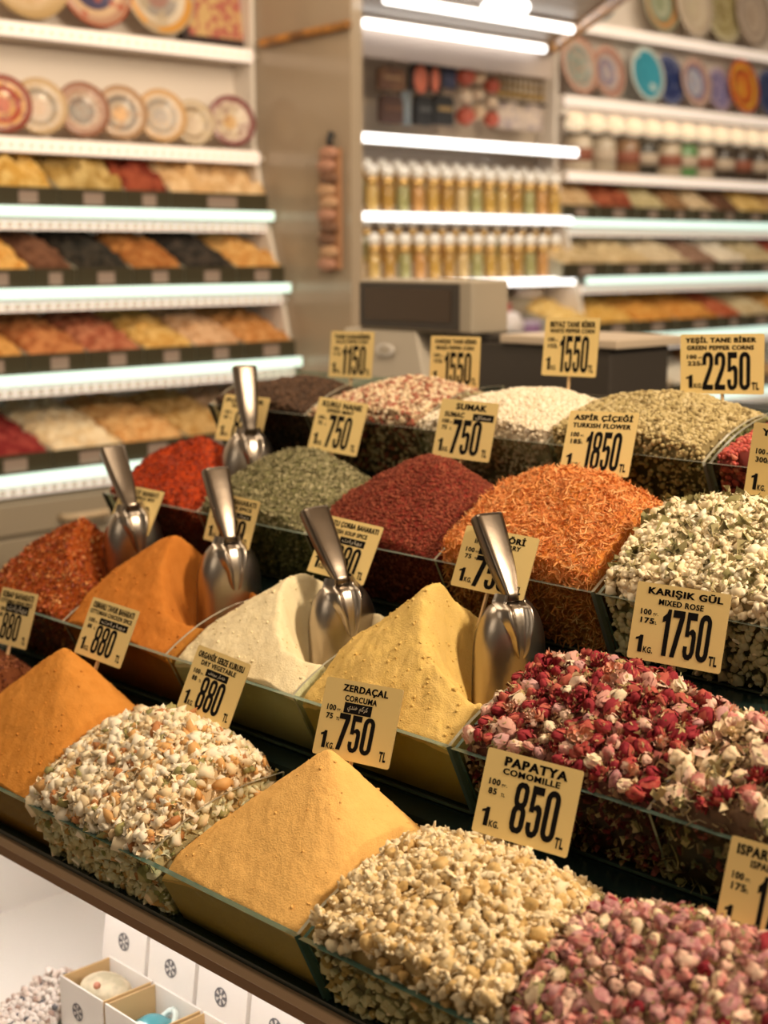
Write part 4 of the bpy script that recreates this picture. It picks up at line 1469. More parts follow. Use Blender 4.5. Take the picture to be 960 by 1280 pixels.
def shelf_tray(x0, x1, row, cfg, where, side):
    """a shallow dark tray and the loose spice heaped in it, sloping up to the wall"""
    col, col2, kind, word = cfg
    z, y = ZS[row], RIM[row] + .014
    W = x1 - x0
    t = empty('shelf_tray', ((x0 + x1) / 2, y, z), 'dark tray of %s, %s' % (word, where), 'tray', 'dark trays on the %s shelving' % side)
    L = Matrix.Translation(-t.location)
    mb = MB()
    e = .004
    mb.box((x0 + .003, y, z + .001), (x1 - .003, y + e, z + .062), TRAYD)
    mb.box((x0 + .003, y + e, z + .001), (x1 - .003, 4.06, z + e), TRAYD)
    for xa in (x0 + .003, x1 - .003 - e):
        mb.prism([(y + e, z + e), (4.06, z + e), (4.06, z + .14), (y + e, z + .062)], xa, xa + e, EDGE2, axis='x')
    o = mb.build('tray_body', t)
    o.matrix_parent_inverse = L
    mb = MB()
    mb.box((x0 + W * .36, y - .002, z + .014), (x0 + W * .66, y - .0005, z + .050), STICK)
    o = mb.build('sticker', t)
    o.matrix_parent_inverse = L
    # heap
    nx, ny = 34, 26
    amp, sc_ = {'fine': (.004, 30), 'coarse': (.012, 42), 'fruit': (.026, 24)}[kind]
    xs = np.linspace(x0 + .009, x1 - .009, nx)
    ys = np.linspace(y + .006, 4.052, ny)
    X, Y = np.meshgrid(xs, ys, indexing='ij')
    f = (Y - ys[0]) / (ys[-1] - ys[0])
    u = (X - xs[0]) / (xs[-1] - xs[0]) * 2 - 1
    Zt = z + .060 + .105 * f ** .8 + .018 * (1 - u * u) + amp * fbm(X * sc_, Y * sc_, row + x0, 3)
    top = np.stack([X, Y, Zt], -1).reshape(-1, 3)
    bot = np.stack([X, Y, np.full_like(X, z + .0055)], -1).reshape(-1, 3)
    N = nx * ny
    idx = np.arange(N).reshape(nx, ny)
    q = np.stack([idx[:-1, :-1], idx[1:, :-1], idx[1:, 1:], idx[:-1, 1:]], -1).reshape(-1, 4)
    ring = np.concatenate([idx[:, 0], idx[-1, 1:], idx[-2::-1, -1], idx[0, -2:0:-1]])
    r2 = np.roll(ring, -1)
    F = np.concatenate([q, q[:, ::-1] + N, np.stack([r2, ring, ring + N, r2 + N], -1)])
    m = mat('shelf_%s' % word.replace(' ', '_'), col, .85, col2=col2, nscale={'fine': 60, 'coarse': 30, 'fruit': 20}[kind], bump=.6, bscale=70, mix=(.44, .56), spec=.2)
    h = link('spice_heap', arr_mesh('spice_heap', np.concatenate([top, bot]), [(F, np.zeros(len(F), int))], [m]))
    tag(h, '%s, %s' % (word, where), 'spice', 'heaps on the %s shelving' % side, 'stuff')


OR_ = ((.62, .26, .05), (.76, .42, .12))
ROWS_L = [
    [(2.00, 2.25, ((.50, .28, .06), (.66, .42, .12), 'fruit', 'amber dried fruit')), (2.25, 2.462, ((.62, .36, .08), (.80, .56, .20), 'fruit', 'yellow dried fruit slices')), (2.462, 2.70, ((.42, .27, .08), (.60, .44, .18), 'fruit', 'olive tan dried fruit')),
     (2.70, 2.875, ((.20, .035, .02), (.34, .08, .04), 'fruit', 'dark red dried peppers')), (2.875, 3.275, ((.66, .42, .20), (.80, .58, .34), 'fruit', 'pale peach dried slices'))],
    [(2.08, 2.312, ((.64, .30, .06), (.78, .46, .14), 'coarse', 'orange yellow crushed spice')), (2.312, 2.462, ((.13, .055, .03), (.20, .09, .05), 'coarse', 'dark brown cloves')), (2.462, 2.664, ((.022, .020, .016), (.05, .04, .03), 'coarse', 'black seeds')),
     (2.664, 2.86, ((.34, .12, .03), (.46, .20, .06), 'coarse', 'rust brown spice')), (2.86, 3.07, ((.026, .022, .018), (.06, .045, .035), 'coarse', 'black tea leaves')), (3.07, 3.275, ((.60, .29, .08), (.72, .42, .15), 'coarse', 'orange tan spice'))],
    [(2.02, 2.256, ((.52, .22, .05), (.66, .34, .10), 'coarse', 'orange brown nuts')), (2.256, 2.458, ((.38, .12, .04), (.54, .22, .08), 'coarse', 'rust red nuts')), (2.458, 2.66, ((.36, .10, .05), (.50, .19, .10), 'coarse', 'reddish brown nuts')),
     (2.66, 2.858, ((.58, .32, .08), (.72, .46, .16), 'coarse', 'golden raisins')), (2.858, 3.052, ((.58, .32, .16), (.70, .44, .26), 'coarse', 'pinkish tan nuts')), (3.052, 3.275, ((.50, .21, .06), (.64, .32, .12), 'coarse', 'brown orange nuts'))],
    [(2.04, 2.292, ((.22, .02, .02), (.32, .05, .04), 'coarse', 'dark red barberries')), (2.292, 2.54, ((.78, .58, .34), (.86, .70, .48), 'coarse', 'cream seeds')), (2.54, 2.78, ((.62, .30, .10), (.76, .46, .20), 'coarse', 'orange tan almonds')),
     (2.78, 3.0, ((.58, .32, .10), (.74, .48, .20), 'coarse', 'golden brown hazelnuts')), (3.0, 3.275, ((.66, .38, .22), (.78, .52, .34), 'coarse', 'peach pistachios'))],
]
SN = ['top', 'second', 'third', 'lowest']
for r, row in enumerate(ROWS_L):
    for x0, x1, cfg in row:
        shelf_tray(x0, x1, r, cfg, '%s glass shelf left of the panel' % SN[r], 'left')


def rowx(row, pxs, py):
    return [onY(p, py, RIM[row]).x for p in pxs]


ROWS_R = [
    (268, [706, 752, 800, 838, 868, 900, 930, 965, 1010], [((.52, .34, .17), (.64, .46, .26), 'coarse', 'tan bark pieces'), ((.26, .06, .03), (.40, .12, .06), 'fruit', 'dark red chillies'), ((.50, .42, .22), (.64, .56, .34), 'coarse', 'pale green leaves'),
     ((.26, .13, .06), (.38, .22, .11), 'coarse', 'brown roots'), ((.60, .46, .28), (.72, .58, .40), 'coarse', 'beige seeds'), ((.12, .06, .035), (.20, .10, .06), 'coarse', 'dark brown pods'), ((.66, .44, .14), (.78, .58, .24), 'coarse', 'yellow flowers'), ((.5, .3, .1), (.6, .4, .2), 'coarse', 'amber lumps')]),
    (342, [706, 765, 820, 868, 905, 940, 985, 1020], [((.50, .36, .18), (.62, .47, .27), 'coarse', 'tan herbs'), ((.58, .42, .22), (.70, .54, .32), 'coarse', 'sandy beige herbs'), ((.64, .50, .32), (.74, .61, .43), 'coarse', 'light beige grains'),
     ((.26, .15, .10), (.36, .22, .16), 'coarse', 'mauve brown herbs'), ((.76, .66, .52), (.84, .75, .62), 'coarse', 'off white grains'), ((.54, .42, .24), (.66, .54, .34), 'coarse', 'greenish beige herbs'), ((.42, .08, .05), (.54, .15, .09), 'coarse', 'red petals')]),
    (402, [706, 750, 800, 850, 905, 935, 975, 1020], [((.70, .46, .14), (.80, .57, .22), 'coarse', 'lemon yellow tea'), ((.66, .37, .08), (.78, .48, .14), 'coarse', 'golden apple tea'), ((.64, .27, .05), (.74, .38, .09), 'coarse', 'orange tea'),
     ((.60, .23, .04), (.70, .33, .08), 'coarse', 'deep orange tea'), ((.40, .085, .035), (.50, .15, .07), 'coarse', 'rust red pomegranate tea'), ((.58, .44, .24), (.68, .55, .34), 'coarse', 'olive beige tea'), ((.56, .26, .06), (.66, .36, .12), 'coarse', 'orange brown tea')]),
    (482, [790, 820, 850, 905, 945, 985], [((.70, .44, .12), (.80, .55, .2), 'coarse', 'mustard yellow granules'), ((.62, .48, .32), (.72, .58, .42), 'coarse', 'oat beige granules'), ((.78, .69, .56), (.85, .77, .66), 'coarse', 'chalk white granules'),
     ((.40, .15, .06), (.52, .24, .1), 'coarse', 'brown red granules'), ((.5, .3, .12), (.6, .4, .2), 'coarse', 'caramel granules')]),
]
for r, (py, pxs, cfgs) in enumerate(ROWS_R):
    xs = rowx(r, pxs, py)
    for x0, x1, cfg in zip(xs[:-1], xs[1:], cfgs):
        shelf_tray(x0 + .003, x1 - .003, r, cfg, '%s glass shelf right of the bottles' % SN[r], 'right')

# ---------------------------------------------------------------- plates
def plate(x, z, y, r, mat_, label, group, lean=12, turn=0):
    t_ = MB()
    prof = [(r * .42, 0), (r * .50, .004), (r * .62, .007), (r * .97, .020), (r, .024), (r * .985, .027), (r * .60, .013), (r * .48, .009), (r * .02, .0085)]
    t_.lathe(prof, mat_, 40)
    o = t_.build('decorative_plate', smooth=True)
    tag(o, label, 'plate', group)
    # stands on its rim, face to the shop, leaning back on the wall
    o.rotation_euler = (math.radians(90 - lean), 0, math.radians(turn))
    o.location = (x, y, z + r * math.cos(math.radians(lean)))
    return o


def rg(name, *cols, r=.08, seed=0, petals=8):
    return rings(name, list(zip([0, .3, .52, .68, .84, .93][:len(cols)], cols)), r, seed, petals)


G = 'plates in the row on the left shelving'
PL = [(2, 'orange and red glazed plate cut by the left edge', rg('p1', (.55, .12, .05), (.62, .30, .08), (.45, .06, .05), (.66, .34, .10), (.30, .06, .03), seed=1)),
      (47, 'pale plate with a grey ring and tan rim beside the orange plate', rg('p2', (.66, .48, .36), (.62, .50, .40), (.40, .34, .28), (.62, .50, .38), (.58, .40, .22), seed=2, petals=14)),
      (101, 'plate with a dark grey centre and reddish brown patterned rim', rg('p3', (.34, .29, .24), (.24, .20, .17), (.66, .52, .42), (.46, .26, .17), (.32, .14, .08), seed=3, petals=16)),
      (149, 'plate with an orange centre inside a grey ring', rg('p4', (.70, .40, .16), (.50, .40, .30), (.26, .22, .20), (.62, .48, .36), (.44, .26, .14), seed=4)),
      (199, 'plate with grey script lines and an orange tan rim', rg('p5', (.44, .38, .34), (.56, .48, .40), (.40, .35, .31), (.66, .54, .42), (.62, .38, .18), seed=5, petals=20)),
      (243, 'small cream plate with brown leaves tucked behind its neighbours', rg('p6', (.60, .47, .34), (.66, .54, .40), (.34, .24, .15), (.62, .50, .36), (.56, .44, .28), seed=6, petals=5)),
      (286, 'flowered plate with a dark purple rim beside the panel', rg('p7', (.62, .38, .16), (.66, .54, .40), (.62, .50, .38), (.66, .52, .42), (.24, .075, .075), seed=7, petals=9))]
for i, (px, lab, m) in enumerate(PL):
    q = onY(px, 140, 3.992)
    plate(q.x, 1.9345, 4.012 if i == 5 else 3.992, .074 if i == 5 else .086, m, lab, G, 12, -14)
G = 'large plates on the top left shelf'
for i, (px, lab, m, r) in enumerate([(33, 'large pink plate with a tan dotted rim on the top left shelf', rg('p8', (.52, .26, .18), (.56, .30, .21), (.64, .44, .26), (.58, .40, .20), (.56, .38, .18), r=.15, seed=8, petals=9), .150),
                                     (116, 'large plate with a dark blue centre and red rim on the top left shelf', rg('p9', (.05, .045, .10), (.07, .06, .13), (.62, .42, .26), (.52, .30, .20), (.46, .10, .05), r=.15, seed=9, petals=10), .135),
                                     (196, 'large plate with an orange flower and grey rim on the top left shelf', rg('p10', (.36, .20, .17), (.34, .30, .27), (.66, .56, .44), (.68, .34, .08), (.50, .40, .28), r=.15, seed=10, petals=6), .135)]):
    q = onY(px, 40, 4.02)
    plate(q.x, 2.268, 4.022, r, m, lab, G, 8)
ft = empty('framed_tile', (onY(272, 40, 4.02).x, 4.03, 2.268), 'square framed pink patterned tile on the top left shelf', 'framed tile')
ft.rotation_euler = (math.radians(-9), 0, 0)
mb = MB()
mb.box((-.135, -.012, 0), (.135, .012, .30), mat('dark_frame', (.035, .02, .02), .4))
mb.build('frame', ft, bevel=.003)
mb = MB()
mb.box((-.115, -.0135, .022), (.115, -.012, .28), mat('tile_art', (.44, .13, .10), .3, col2=(.60, .40, .18), nscale=34, mix=(.45, .55)))
mb.build('tile', ft)

G = 'plates in the row on the right shelving'
PR = [(716, .118, 'grey green patterned plate with a pink rim beside the soffit', rg('q1', (.26, .30, .26), (.34, .36, .31), (.22, .27, .25), (.48, .40, .34), (.56, .30, .22), r=.118, seed=11, petals=18)),
      (757, .112, 'blue flowered plate with a pink rim next to the grey green plate', rg('q2', (.42, .36, .38), (.22, .20, .30), (.50, .42, .38), (.34, .16, .14), (.56, .34, .26), r=.112, seed=12, petals=10)),
      (801, .120, 'turquoise plate with white flowers', rg('q3', (.045, .30, .42), (.05, .32, .44), (.045, .30, .42), (.05, .32, .44), (.60, .66, .62), r=.12, seed=13, petals=4)),
      (833, .112, 'dark navy blue plate beside the turquoise plate', rg('q4', (.02, .035, .12), (.03, .05, .16), (.02, .03, .11), (.05, .07, .2), (.16, .18, .30), r=.112, seed=14, petals=12)),
      (862, .115, 'pale blue centred plate with a salmon dotted rim', rg('q5', (.36, .38, .50), (.42, .44, .54), (.16, .14, .26), (.50, .30, .26), (.56, .40, .34), r=.115, seed=15, petals=14)),
      (896, .100, 'small lilac and navy flowered plate', rg('q6', (.20, .18, .36), (.26, .24, .42), (.14, .13, .30), (.30, .26, .42), (.44, .34, .46), r=.10, seed=16, petals=12)),
      (922, .125, 'orange and yellow swirl plate with a red edge', rg('q7', (.70, .34, .04), (.62, .20, .03), (.40, .05, .02), (.74, .42, .05), (.62, .12, .03), r=.125, seed=17, petals=7)),
      (960, .115, 'dark blue plate at the right edge of the photo', rg('q8', (.02, .04, .13), (.03, .05, .15), (.02, .035, .12), (.04, .06, .18), (.10, .12, .24), r=.115, seed=18, petals=12))]
for i, (px, r, lab, m) in enumerate(PR):
    q = onY(px, 100, 4.0)
    plate(q.x, 2.2325, 3.985 + .020 * (i % 2), r, m, lab, G, 10)
G = 'plates on the top right shelf'
for i, (px, r, lab, m) in enumerate([(735, .14, 'dark teal plate on the top right shelf', rg('r1', (.03, .10, .16), (.04, .12, .2), (.03, .08, .14), (.05, .14, .2), (.10, .16, .2), r=.14, seed=20)),
                                     (822, .135, 'green and orange flowered plate on the top right shelf', rg('r2', (.30, .34, .22), (.42, .44, .32), (.20, .26, .18), (.56, .26, .08), (.36, .34, .22), r=.135, seed=21, petals=6)),
                                     (858, .14, 'cream plate on the top right shelf', rg('r3', (.58, .50, .36), (.56, .46, .34), (.60, .52, .40), (.54, .44, .32), (.60, .5, .4), r=.14, seed=22)),
                                     (900, .15, 'olive gold lace plate on the top right shelf', rg('r4', (.30, .24, .10), (.42, .36, .18), (.34, .28, .12), (.46, .40, .22), (.60, .54, .36), r=.15, seed=23, petals=22)),
                                     (932, .15, 'pale pink grey lace plate on the top right shelf', rg('r5', (.48, .38, .30), (.54, .44, .36), (.42, .34, .28), (.56, .46, .38), (.36, .28, .22), r=.15, seed=24, petals=24))]):
    q = onY(px, 30, 4.02)
    plate(q.x, 2.541, 4.0 + .022 * (i % 2), r, m, lab, G, 8)

# ---------------------------------------------------------------- jars under the scalloped lamps, right bay
zl = 2.10
lamp = empty('lamp_row', (6.0, 3.95, zl), 'row of small round cream lamps under the right plate shelf', 'lamp')
mb = MB()
mb.box((4.90, 3.965, 2.150), (7.22, 3.985, 2.178), SHELF)
o = mb.build('bar', lamp)
o.matrix_parent_inverse = Matrix.Translation(-lamp.location)
BULB = mat('cream_bulb', (1, .84, .62), .3, emit=.3)
for k in range(17):
    xk = 4.98 + k * .135
    mb = MB()
    mb.lathe([(.012, .05), (.030, .040), (.050, .012), (.052, .0), (.040, -.018), (.015, -.028)][::-1], BULB, 16, Matrix.Translation((xk, 3.955, 2.112)))
    o = mb.build('bulb', lamp, smooth=True)
    o.matrix_parent_inverse = Matrix.Translation(-lamp.location)
zj = 1.925
mb = MB()
mb.box((4.90, 3.93, zj - .045), (7.23, 4.078, zj), SHELF)
jshelf = mb.build('jar_shelf')
tag(jshelf, 'white shelf that carries the jars in the right bay', 'shelf')
mb = MB()
mb.box((4.90, 3.918, zj - .042), (7.23, 3.929, zj - .008), LED)
mb.build('led_strip', jshelf)
JC = [(725, (.62, .52, .40), 'cream filled jar at the left end of the jar shelf'), (755, (.52, .44, .34), 'pale grey jar next to the cream filled jar'), (785, (.30, .17, .09), 'brown filled glass jar on the jar shelf'), (808, (.045, .04, .03), 'black filled glass jar on the jar shelf'),
      (838, (.56, .46, .34), 'beige carton jar between the black jar and the red green one'), (858, (.12, .28, .10), 'green and red labelled jar on the jar shelf'), (880, (.60, .50, .40), 'white jar right of the green one'), (905, (.05, .035, .025), 'dark tea jar right of the white jar'),
      (928, (.06, .04, .028), 'second dark tea jar right of the white jar'), (950, (.05, .032, .022), 'dark jar at the right edge of the photo')]
for i, (px, c, lab) in enumerate(JC):
    q = onY(px, 190, 3.99)
    t = empty('storage_jar', (q.x, 4.0, zj), lab, 'jar', 'jars on the right shelf')
    mb = MB()
    mb.lathe([(.055, .002), (.060, .008), (.060, .125), (.052, .140), (.046, .146)], mat('jar_%d' % i, c, .2, coat=.4), 20)
    mb.build('body', t, smooth=True)
    mb = MB()
    mb.lathe([(.049, .146), (.050, .150), (.050, .170), (.044, .175)], mat('jar_lid', (.20, .16, .12), .35), 20)
    mb.build('lid', t, smooth=True)
    mb = MB()
    mb.lathe([(.0612, .045), (.0612, .095)], mat('jar_label', (.56, .46, .36), .6) if i % 2 else mat('jar_label_b', (.30, .10, .06), .6), 20)
    mb.build('label_band', t, smooth=True)

# ---------------------------------------------------------------- middle bay: perfume bottles, lights, hanging souvenirs
mid = empty('bottle_shelving', (4.3, 4.0, 0), 'white lit shelves of perfume bottles between the panel and the right bay', 'shelving')
LM = Matrix.Translation(-mid.location)


def mpart(mbx, nm, p=None, **k):
    o = mbx.build(nm, None, **k)
    o.parent = p or mid
    if not p:
        o.matrix_parent_inverse = LM
    return o


mb = MB()
mb.box((3.40, 4.08, .9), (4.875, 4.098, 2.39), mat('mirror_back', (.56, .47, .37), .25))
mpart(mb, 'back_panel')
mb = MB()
mb.box((3.40, 3.885, 2.27), (4.74, 3.90, 2.365), mat('fascia_board', (.56, .46, .40), .5))
mpart(mb, 'fascia')
for z, y, em in ((2.005, 3.86, TUBE), (1.735, 3.88, MIDLED), (1.492, 3.86, MIDLED), (1.255, 3.84, TEAL)):
    mb = MB()
    mb.box((3.40, y + .012, z - .022), (4.87, 4.079, z - .006), SHELF)
    s = mpart(mb, 'shelf')
    mb = MB()
    mb.box((3.40, y - .008, z - .030), (4.87, y + .011, z), em)
    mpart(mb, 'led_strip', s)
for a, b, y in ((452, 682, 3.85), (492, 717, 3.45)):
    A, B = (onY(452, 25, 3.85), onY(682, 60, 3.85)) if y > 3.6 else (onY(480, -4, 3.448), onY(717, 35, 3.448))
    t = empty('tube_light', ((A.x + B.x) / 2, y, 2.37), 'long white tube light %s' % ('nearer the back wall, under the soffit' if y > 3.6 else 'on the soffit, in front of the other one'), 'ceiling light', 'tube lights on the soffit')
    mb = MB()
    mb.box((A.x, y - .022, 2.386), (B.x, y + .022, 2.3995), SHELF)
    o = mb.build('batten', t)
    o.matrix_parent_inverse = Matrix.Translation(-t.location)
    mb = MB()
    mb.tube([(A.x + .01, y, 2.372), ((A.x + B.x) / 2, y, 2.372), (B.x - .01, y, 2.372)], .014, TUBE, 12)
    o = mb.build('tube', t)
    o.matrix_parent_inverse = Matrix.Translation(-t.location)
q = onY(632, 2, 3.25)
t = empty('ceiling_lamp', (q.x, 3.25, 2.34), 'cluster of round white bulbs hanging under the soffit', 'ceiling light')
mb = MB()
mb.lathe([(.05, .045), (.05, .059)], SHELF, 20)
mb.build('base', t)
for k in range(7):
    a = 2 * pi * k / 6
    c = Matrix.Translation((0 if k == 6 else .055 * math.cos(a), 0 if k == 6 else .055 * math.sin(a), .022 if k < 6 else .012))
    mb = MB()
    v, f = ico(2)
    mb.add([c @ Vector(p * .024) for p in v], f.tolist(), TUBE)
    mb.build('bulb', t, smooth=True)

OIL = [mat('oil_%d' % i, c, .1, coat=.6) for i, c in enumerate([(.56, .34, .08), (.62, .42, .14), (.46, .26, .06), (.66, .48, .22), (.38, .36, .15), (.58, .30, .10)])]
CAPW = mat('white_cap', (.93, .89, .82), .3)
COLLAR = mat('gold_collar', (.78, .50, .18), .25, metal=.6)
GS = [('upper bottle row, front line', 1.736, 3.925, 0, 0), ('upper bottle row, raised back line', 1.762, 3.985, .03, 0), ('lower bottle row, front line', 1.493, 3.915, 0, 0), ('lower bottle row, raised back line', 1.556, 3.985, .03, .063)]
for gi, (gn, z, y, off, riser) in enumerate(GS):
    if riser or gi == 1:
        mb = MB()
        mb.box((3.42, 3.955, z - (.062 if riser else .025)), (4.86, 4.02, z - .0005), SHELF)
        tag(mb.build('bottle_riser'), 'low white step under the back line of the %s bottles' % ('lower' if riser else 'upper'), 'riser')
    for k in range(15):
        x = 3.70 + off + k * .0795
        if x > 4.85:
            continue
        t = empty('perfume_bottle', (x, y, z), 'small amber perfume bottle with a round white cap, %s' % gn, 'bottle', gn)
        mb = MB()
        mb.lathe([(.022, 0), (.024, .004), (.024, .082), (.020, .092), (.012, .098)], OIL[(k * 7 + gi * 3 + k // 3) % 6], 12)
        mb.build('body', t, smooth=True)
        mb = MB()
        mb.lathe([(.019, .098), (.020, .100), (.020, .122), (.017, .124)], COLLAR, 12)
        mb.build('collar', t, smooth=True)
        mb = MB()
        v, f = ico(2)
        mb.add(v * .0245 + [0, 0, .145], f.tolist(), CAPW)
        mb.build('cap', t, smooth=True)


def at3(px, py, Y=3.93):
    return onY(px, py, Y)


def hanging(name, label, cat, px0, px1, py0, py1, m, m2=None, knob=None, Y=3.95, depth=.03, shape='bag'):
    a, b = at3(px0, py0, Y), at3(px1, py1, Y)
    xm, wv, h = (a.x + b.x) / 2, abs(b.x - a.x), a.z - b.z
    t = empty(name, (xm, Y, b.z), label, cat)
    mb = MB()
    if shape == 'bag':
        pts = [(-.42, .0), (.42, .0), (.5, .08), (.48, .80), (.36, .98), (-.36, .98), (-.48, .80), (-.5, .08)]
        mb.prism([(p[0] * wv, p[1] * h) for p in pts], -depth / 2, depth / 2, m)
        mb.build('body', t, bevel=.006)
        mb = MB()
        mb.prism([(-.34 * wv, h * .46), (.34 * wv, h * .46), (.34 * wv, h * .60), (-.34 * wv, h * .60)], -depth / 2 - .004, -depth / 2 + .002, m2 or m)
        mb.build('flap', t)
    elif shape == 'cloth':
        n = 9
        vs, fs = [], []
        for i in range(n):
            u = i / (n - 1)
            for v_ in (0, .5, 1):
                vs.append(((u - .5) * wv, depth * .5 * math.sin(u * 14 + v_), v_ * h))
        fs = [(i * 3 + j, (i + 1) * 3 + j, (i + 1) * 3 + j + 1, i * 3 + j + 1) for i in range(n - 1) for j in range(2)]
        mb.add(vs, fs, m)
        o = mb.build('cloth', t, smooth=True)
        s = o.modifiers.new('weight', 'SOLIDIFY')
        s.thickness = .004
        mb = MB()
        mb.tube([(-wv / 2, 0, h), (0, 0, h), (wv / 2, 0, h)], .006, mat('dark_rod', (.06, .04, .03), .4), 8)
        mb.build('rod', t)
    else:                                   # a string of beads
        mb.tube([(0, 0, 0), (0, 0, h / 2), (0, 0, h)], .0025, mat('dark_rod', (.06, .04, .03), .4), 6)
        mb.build('cord', t)
        nb = max(3, int(h / .055))
        for k in range(nb):
            rr = wv * (.5 if k % 2 == 0 else .36)
            mb = MB()
            v, f = ico(2)
            zz = h * (k + .5) / nb
            mb.add(v * [rr, rr, min(rr, h / nb * .48)] + [0, 0, zz], f.tolist(), m if k % 2 else (m2 or m))
            mb.build('bead', t, smooth=True)
    mb = MB()
    mb.tube([(0, 0, h * .96), (0, 0, h + .02)], .003, mat('dark_rod', (.06, .04, .03), .4), 6)
    mb.build('hook', t)
    return t


BRN = mat('brown_leather', (.13, .06, .035), .6, col2=(.20, .10, .05), nscale=18)
BLK = mat('black_leather', (.018, .018, .02), .5)
SAL = mat('salmon_patch', (.62, .17, .10), .5)
NAV = mat('navy_cloth', (.07, .075, .13), .8)
BLU = mat('grey_blue_cloth', (.26, .30, .32), .8)
IVO = mat('ivory_bead', (.74, .58, .42), .4)
REDB = mat('red_bead_gloss', (.46, .09, .05), .3)
hanging('hanging_bag', 'brown leather bag hanging in the middle bay beside the panel', 'bag', 472, 504, 82, 115, BRN, mat('tan_patch', (.36, .22, .12), .6))
hanging('hanging_bag', 'dark reddish brown bag hanging below the brown leather bag', 'bag', 474, 502, 117, 156, mat('dark_brown_bag', (.075, .035, .025), .6), BRN)
magb = hanging('souvenir_board', 'black board with two salmon red round souvenirs hanging in the middle bay', 'souvenir', 511, 553, 76, 116, BLK, BLK, depth=.02)
for (px, py, rx, rz) in ((526, 99, .036, .052), (544, 100, .022, .046)):
    c = at3(px, py, 3.934)
    mb = MB()
    v, f = ico(2)
    mb.add(v * [rx, .012, rz] + list(c - magb.location), f.tolist(), SAL)
    mb.build('round_souvenir', magb, smooth=True)
hanging('hanging_bag', 'black bag hanging below the souvenir board', 'bag', 517, 538, 118, 158, BLK, mat('grey_stitch', (.10, .10, .10), .6))
hanging('hanging_bag', 'black bag with a gold motif beside the plain black bag', 'bag', 540, 565, 117, 158, BLK, mat('gold_motif', (.34, .22, .09), .5))
hanging('scarf', 'grey blue scarf hanging between the brown and black bags', 'scarf', 503, 514, 112, 157, BLU, shape='cloth', depth=.02)
hanging('scarf', 'navy scarf hanging right of the souvenir board', 'scarf', 554, 572, 80, 112, NAV, shape='cloth', depth=.02)
hanging('bead_string', 'thick string of ivory and red beads right of the navy scarf', 'bead string', 573, 590, 82, 158, IVO, REDB, shape='beads')
hanging('bead_string', 'string of ivory beads next to the thick red one', 'bead string', 592, 604, 84, 152, IVO, mat('sand_bead', (.62, .44, .28), .4), shape='beads')
hanging('bead_string', 'string of ivory and red beads nearest the gold curtain', 'bead string', 608, 621, 96, 160, IVO, REDB, shape='beads')
GCH = mat('gold_chain', (.42, .27, .08), .35, metal=.5, col2=(.20, .12, .05), nscale=60)
for i in range(9):
    hanging('chain_necklace', 'gold brown chain hanging in the row of chains under the fascia', 'necklace', 622 + i * 6.6, 627 + i * 6.6, 86 + i * 1, 122 + i * .8, GCH, shape='beads', Y=3.93)['group'] = 'gold chains in the middle bay'
hanging('patterned_cloth', 'pale flowered cloth hanging below the gold chains', 'cloth', 624, 682, 126, 165, mat('flowered_cloth', (.66, .54, .45), .8, col2=(.44, .36, .36), nscale=30, mix=(.5, .62)), shape='cloth', depth=.025, Y=3.965)

# packages on the lowest middle shelf
zb = 1.262
for px0, px1, hh, c, lab, nm in ((597, 634, .135, (.72, .44, .30), 'pink and cream box with a red lid on the lowest middle shelf', 'gift_carton'), (638, 668, .060, (.20, .10, .20), 'dark purple box beside the white bundle', 'gift_carton'),
                                 (668, 692, .062, (.24, .13, .24), 'purple box at the right end of the lowest middle shelf', 'gift_carton')):
    a, b = onY(px0, 400, 3.90), onY(px1, 400, 3.90)
    t = empty(nm, ((a.x + b.x) / 2, 3.93, zb - .006), lab, 'box')
    wv = b.x - a.x - .006
    mb = MB()
    mb.box((-wv / 2, -.05, 0), (wv / 2, .05, hh), mat('carton_%d' % px0, c, .5, col2=tuple(min(1, q * 1.5) for q in c), nscale=14))
    mb.build('body', t, bevel=.003)
    mb = MB()
    mb.box((-wv / 2 - .002, -.053, hh * .80), (wv / 2 + .002, .052, hh + .003), mat('carton_lid_%d' % px0, (.44, .10, .09) if px0 < 600 else (.56, .46, .62), .4))
    mb.build('lid', t, bevel=.003)
c = onY(652, 392, 3.80)
v, f = lumpy(90, 2, .08)
mb = MB()
mb.add(v * [.05, .04, .055] + [c.x, 3.845, zb + .046], f.tolist(), mat('white_bundle', (.80, .74, .74), .6))
tag(mb.build('cotton_bundle', smooth=True), 'white rounded bundle on the lowest middle shelf in front of the purple box', 'bundle')
c = onY(660, 368, 3.95)
mb = MB()
v, f = lumpy(91, 3, .02)
mb.add(v * [.115, .045, .045] + [c.x, 4.0, zb + .11], f.tolist(), mat('olive_pouch', (.36, .30, .20), .6))
mb.add(v * [.09, .03, .03] + [c.x + .06, 3.995, zb + .165], f.tolist(), mat('pale_pouch', (.66, .58, .50), .6))
tag(mb.build('pouch_pile', smooth=True), 'olive and pale pouch lying behind the purple boxes', 'pouch')

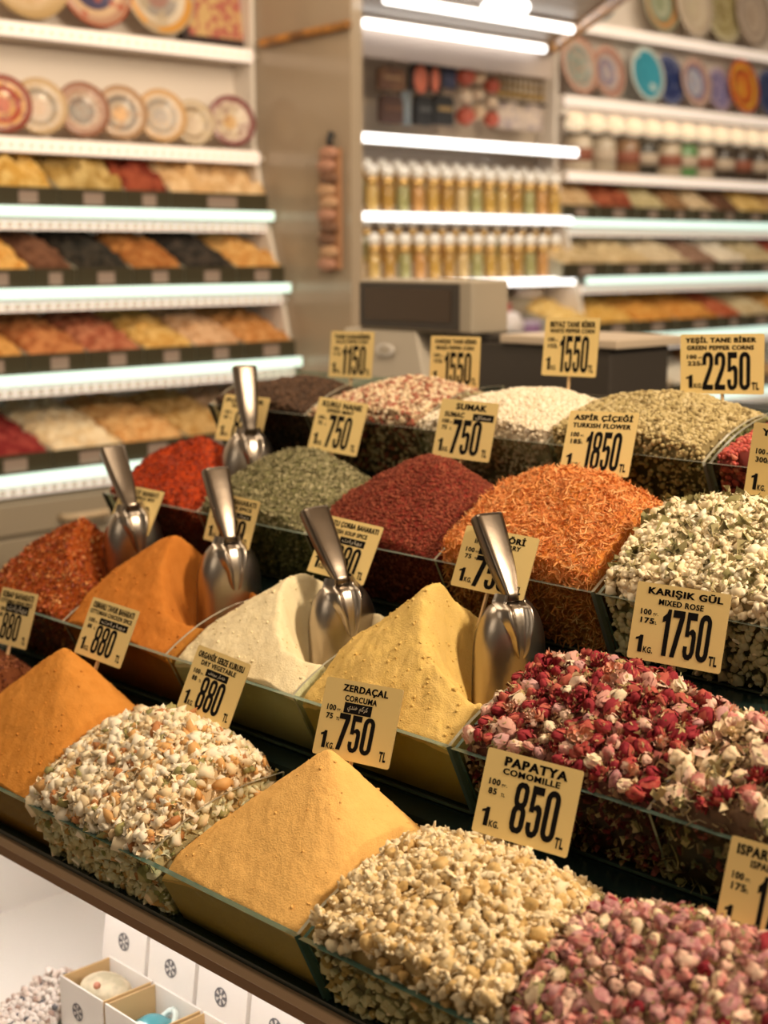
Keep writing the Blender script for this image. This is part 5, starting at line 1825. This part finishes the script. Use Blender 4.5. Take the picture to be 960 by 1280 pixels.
# hanging strip of sachets on the panel
t = empty('sachet_strip', (3.28, 3.60, 1.52), 'narrow hanging strip of pink and brown sachets on the grey beige panel', 'sachet strip')
mb = MB()
mb.box((.004, -.045, .02), (.012, .055, .40), mat('strip_card', (.50, .26, .14), .5))
mb.build('backing_card', t)
mb = MB()
mb.tube([(.008, .005, .40), (.004, .005, .43), (.010, .005, .45), (.019, .005, .44)], .010, BLK, 8)
mb.build('hook', t, smooth=True)
sm = [mat('sachet_pink', (.50, .26, .18), .5), mat('sachet_brown', (.20, .10, .06), .5), mat('sachet_tan', (.56, .34, .20), .5)]
for k in range(10):
    mb = MB()
    v, f = ico(2)
    mb.add(v * [.014, .042, .022] + [-.006, .006 + .006 * (-1) ** k, .035 + k * .039], f.tolist(), sm[(k * 2 + k // 3) % 3])
    mb.build('sachet', t, smooth=True)

# ---------------------------------------------------------------- drawer cabinet under the left shelving
cab = empty('drawer_cabinet', (2.5, 3.9, 0), 'taupe drawer cabinet under the left wall shelving', 'cabinet')
LC = Matrix.Translation(-cab.location)


def kpart(mbx, nm, p=None, **k):
    o = mbx.build(nm, None, **k)
    o.parent = p or cab
    if not p:
        o.matrix_parent_inverse = LC
    return o


mb = MB()
mb.box((1.6, 3.735, .06), (3.29, 4.098, .895), GREYCAB)
mb.box((1.62, 3.77, 0), (3.28, 4.09, .06), mat('cabinet_plinth', (.08, .065, .05), .5))
kpart(mb, 'carcass')
HND = mat('pale_handle', (.56, .42, .27), .4)
for (x0, x1, z0, z1, hx) in ((1.74, 2.90, .795, .885, 2.385), (2.91, 3.27, .795, .885, 3.09), (1.74, 2.345, .49, .785, 2.20), (2.355, 2.90, .49, .785, 2.63), (2.91, 3.27, .49, .785, 3.09), (1.74, 2.345, .10, .48, 2.20), (2.355, 2.90, .10, .48, 2.63), (2.91, 3.27, .10, .48, 3.09)):
    mb = MB()
    mb.box((x0, 3.716, z0), (x1, 3.734, z1), GREYCAB)
    d = kpart(mb, 'drawer', bevel=.004)
    mb = MB()
    zh = z1 - .055 if z1 > .8 else z1 - .075
    mb.tube([(hx - .075, 3.716, zh), (hx - .072, 3.690, zh), (hx, 3.684, zh), (hx + .072, 3.690, zh), (hx + .075, 3.716, zh)], .011, HND, 8)
    kpart(mb, 'handle', d, smooth=True)
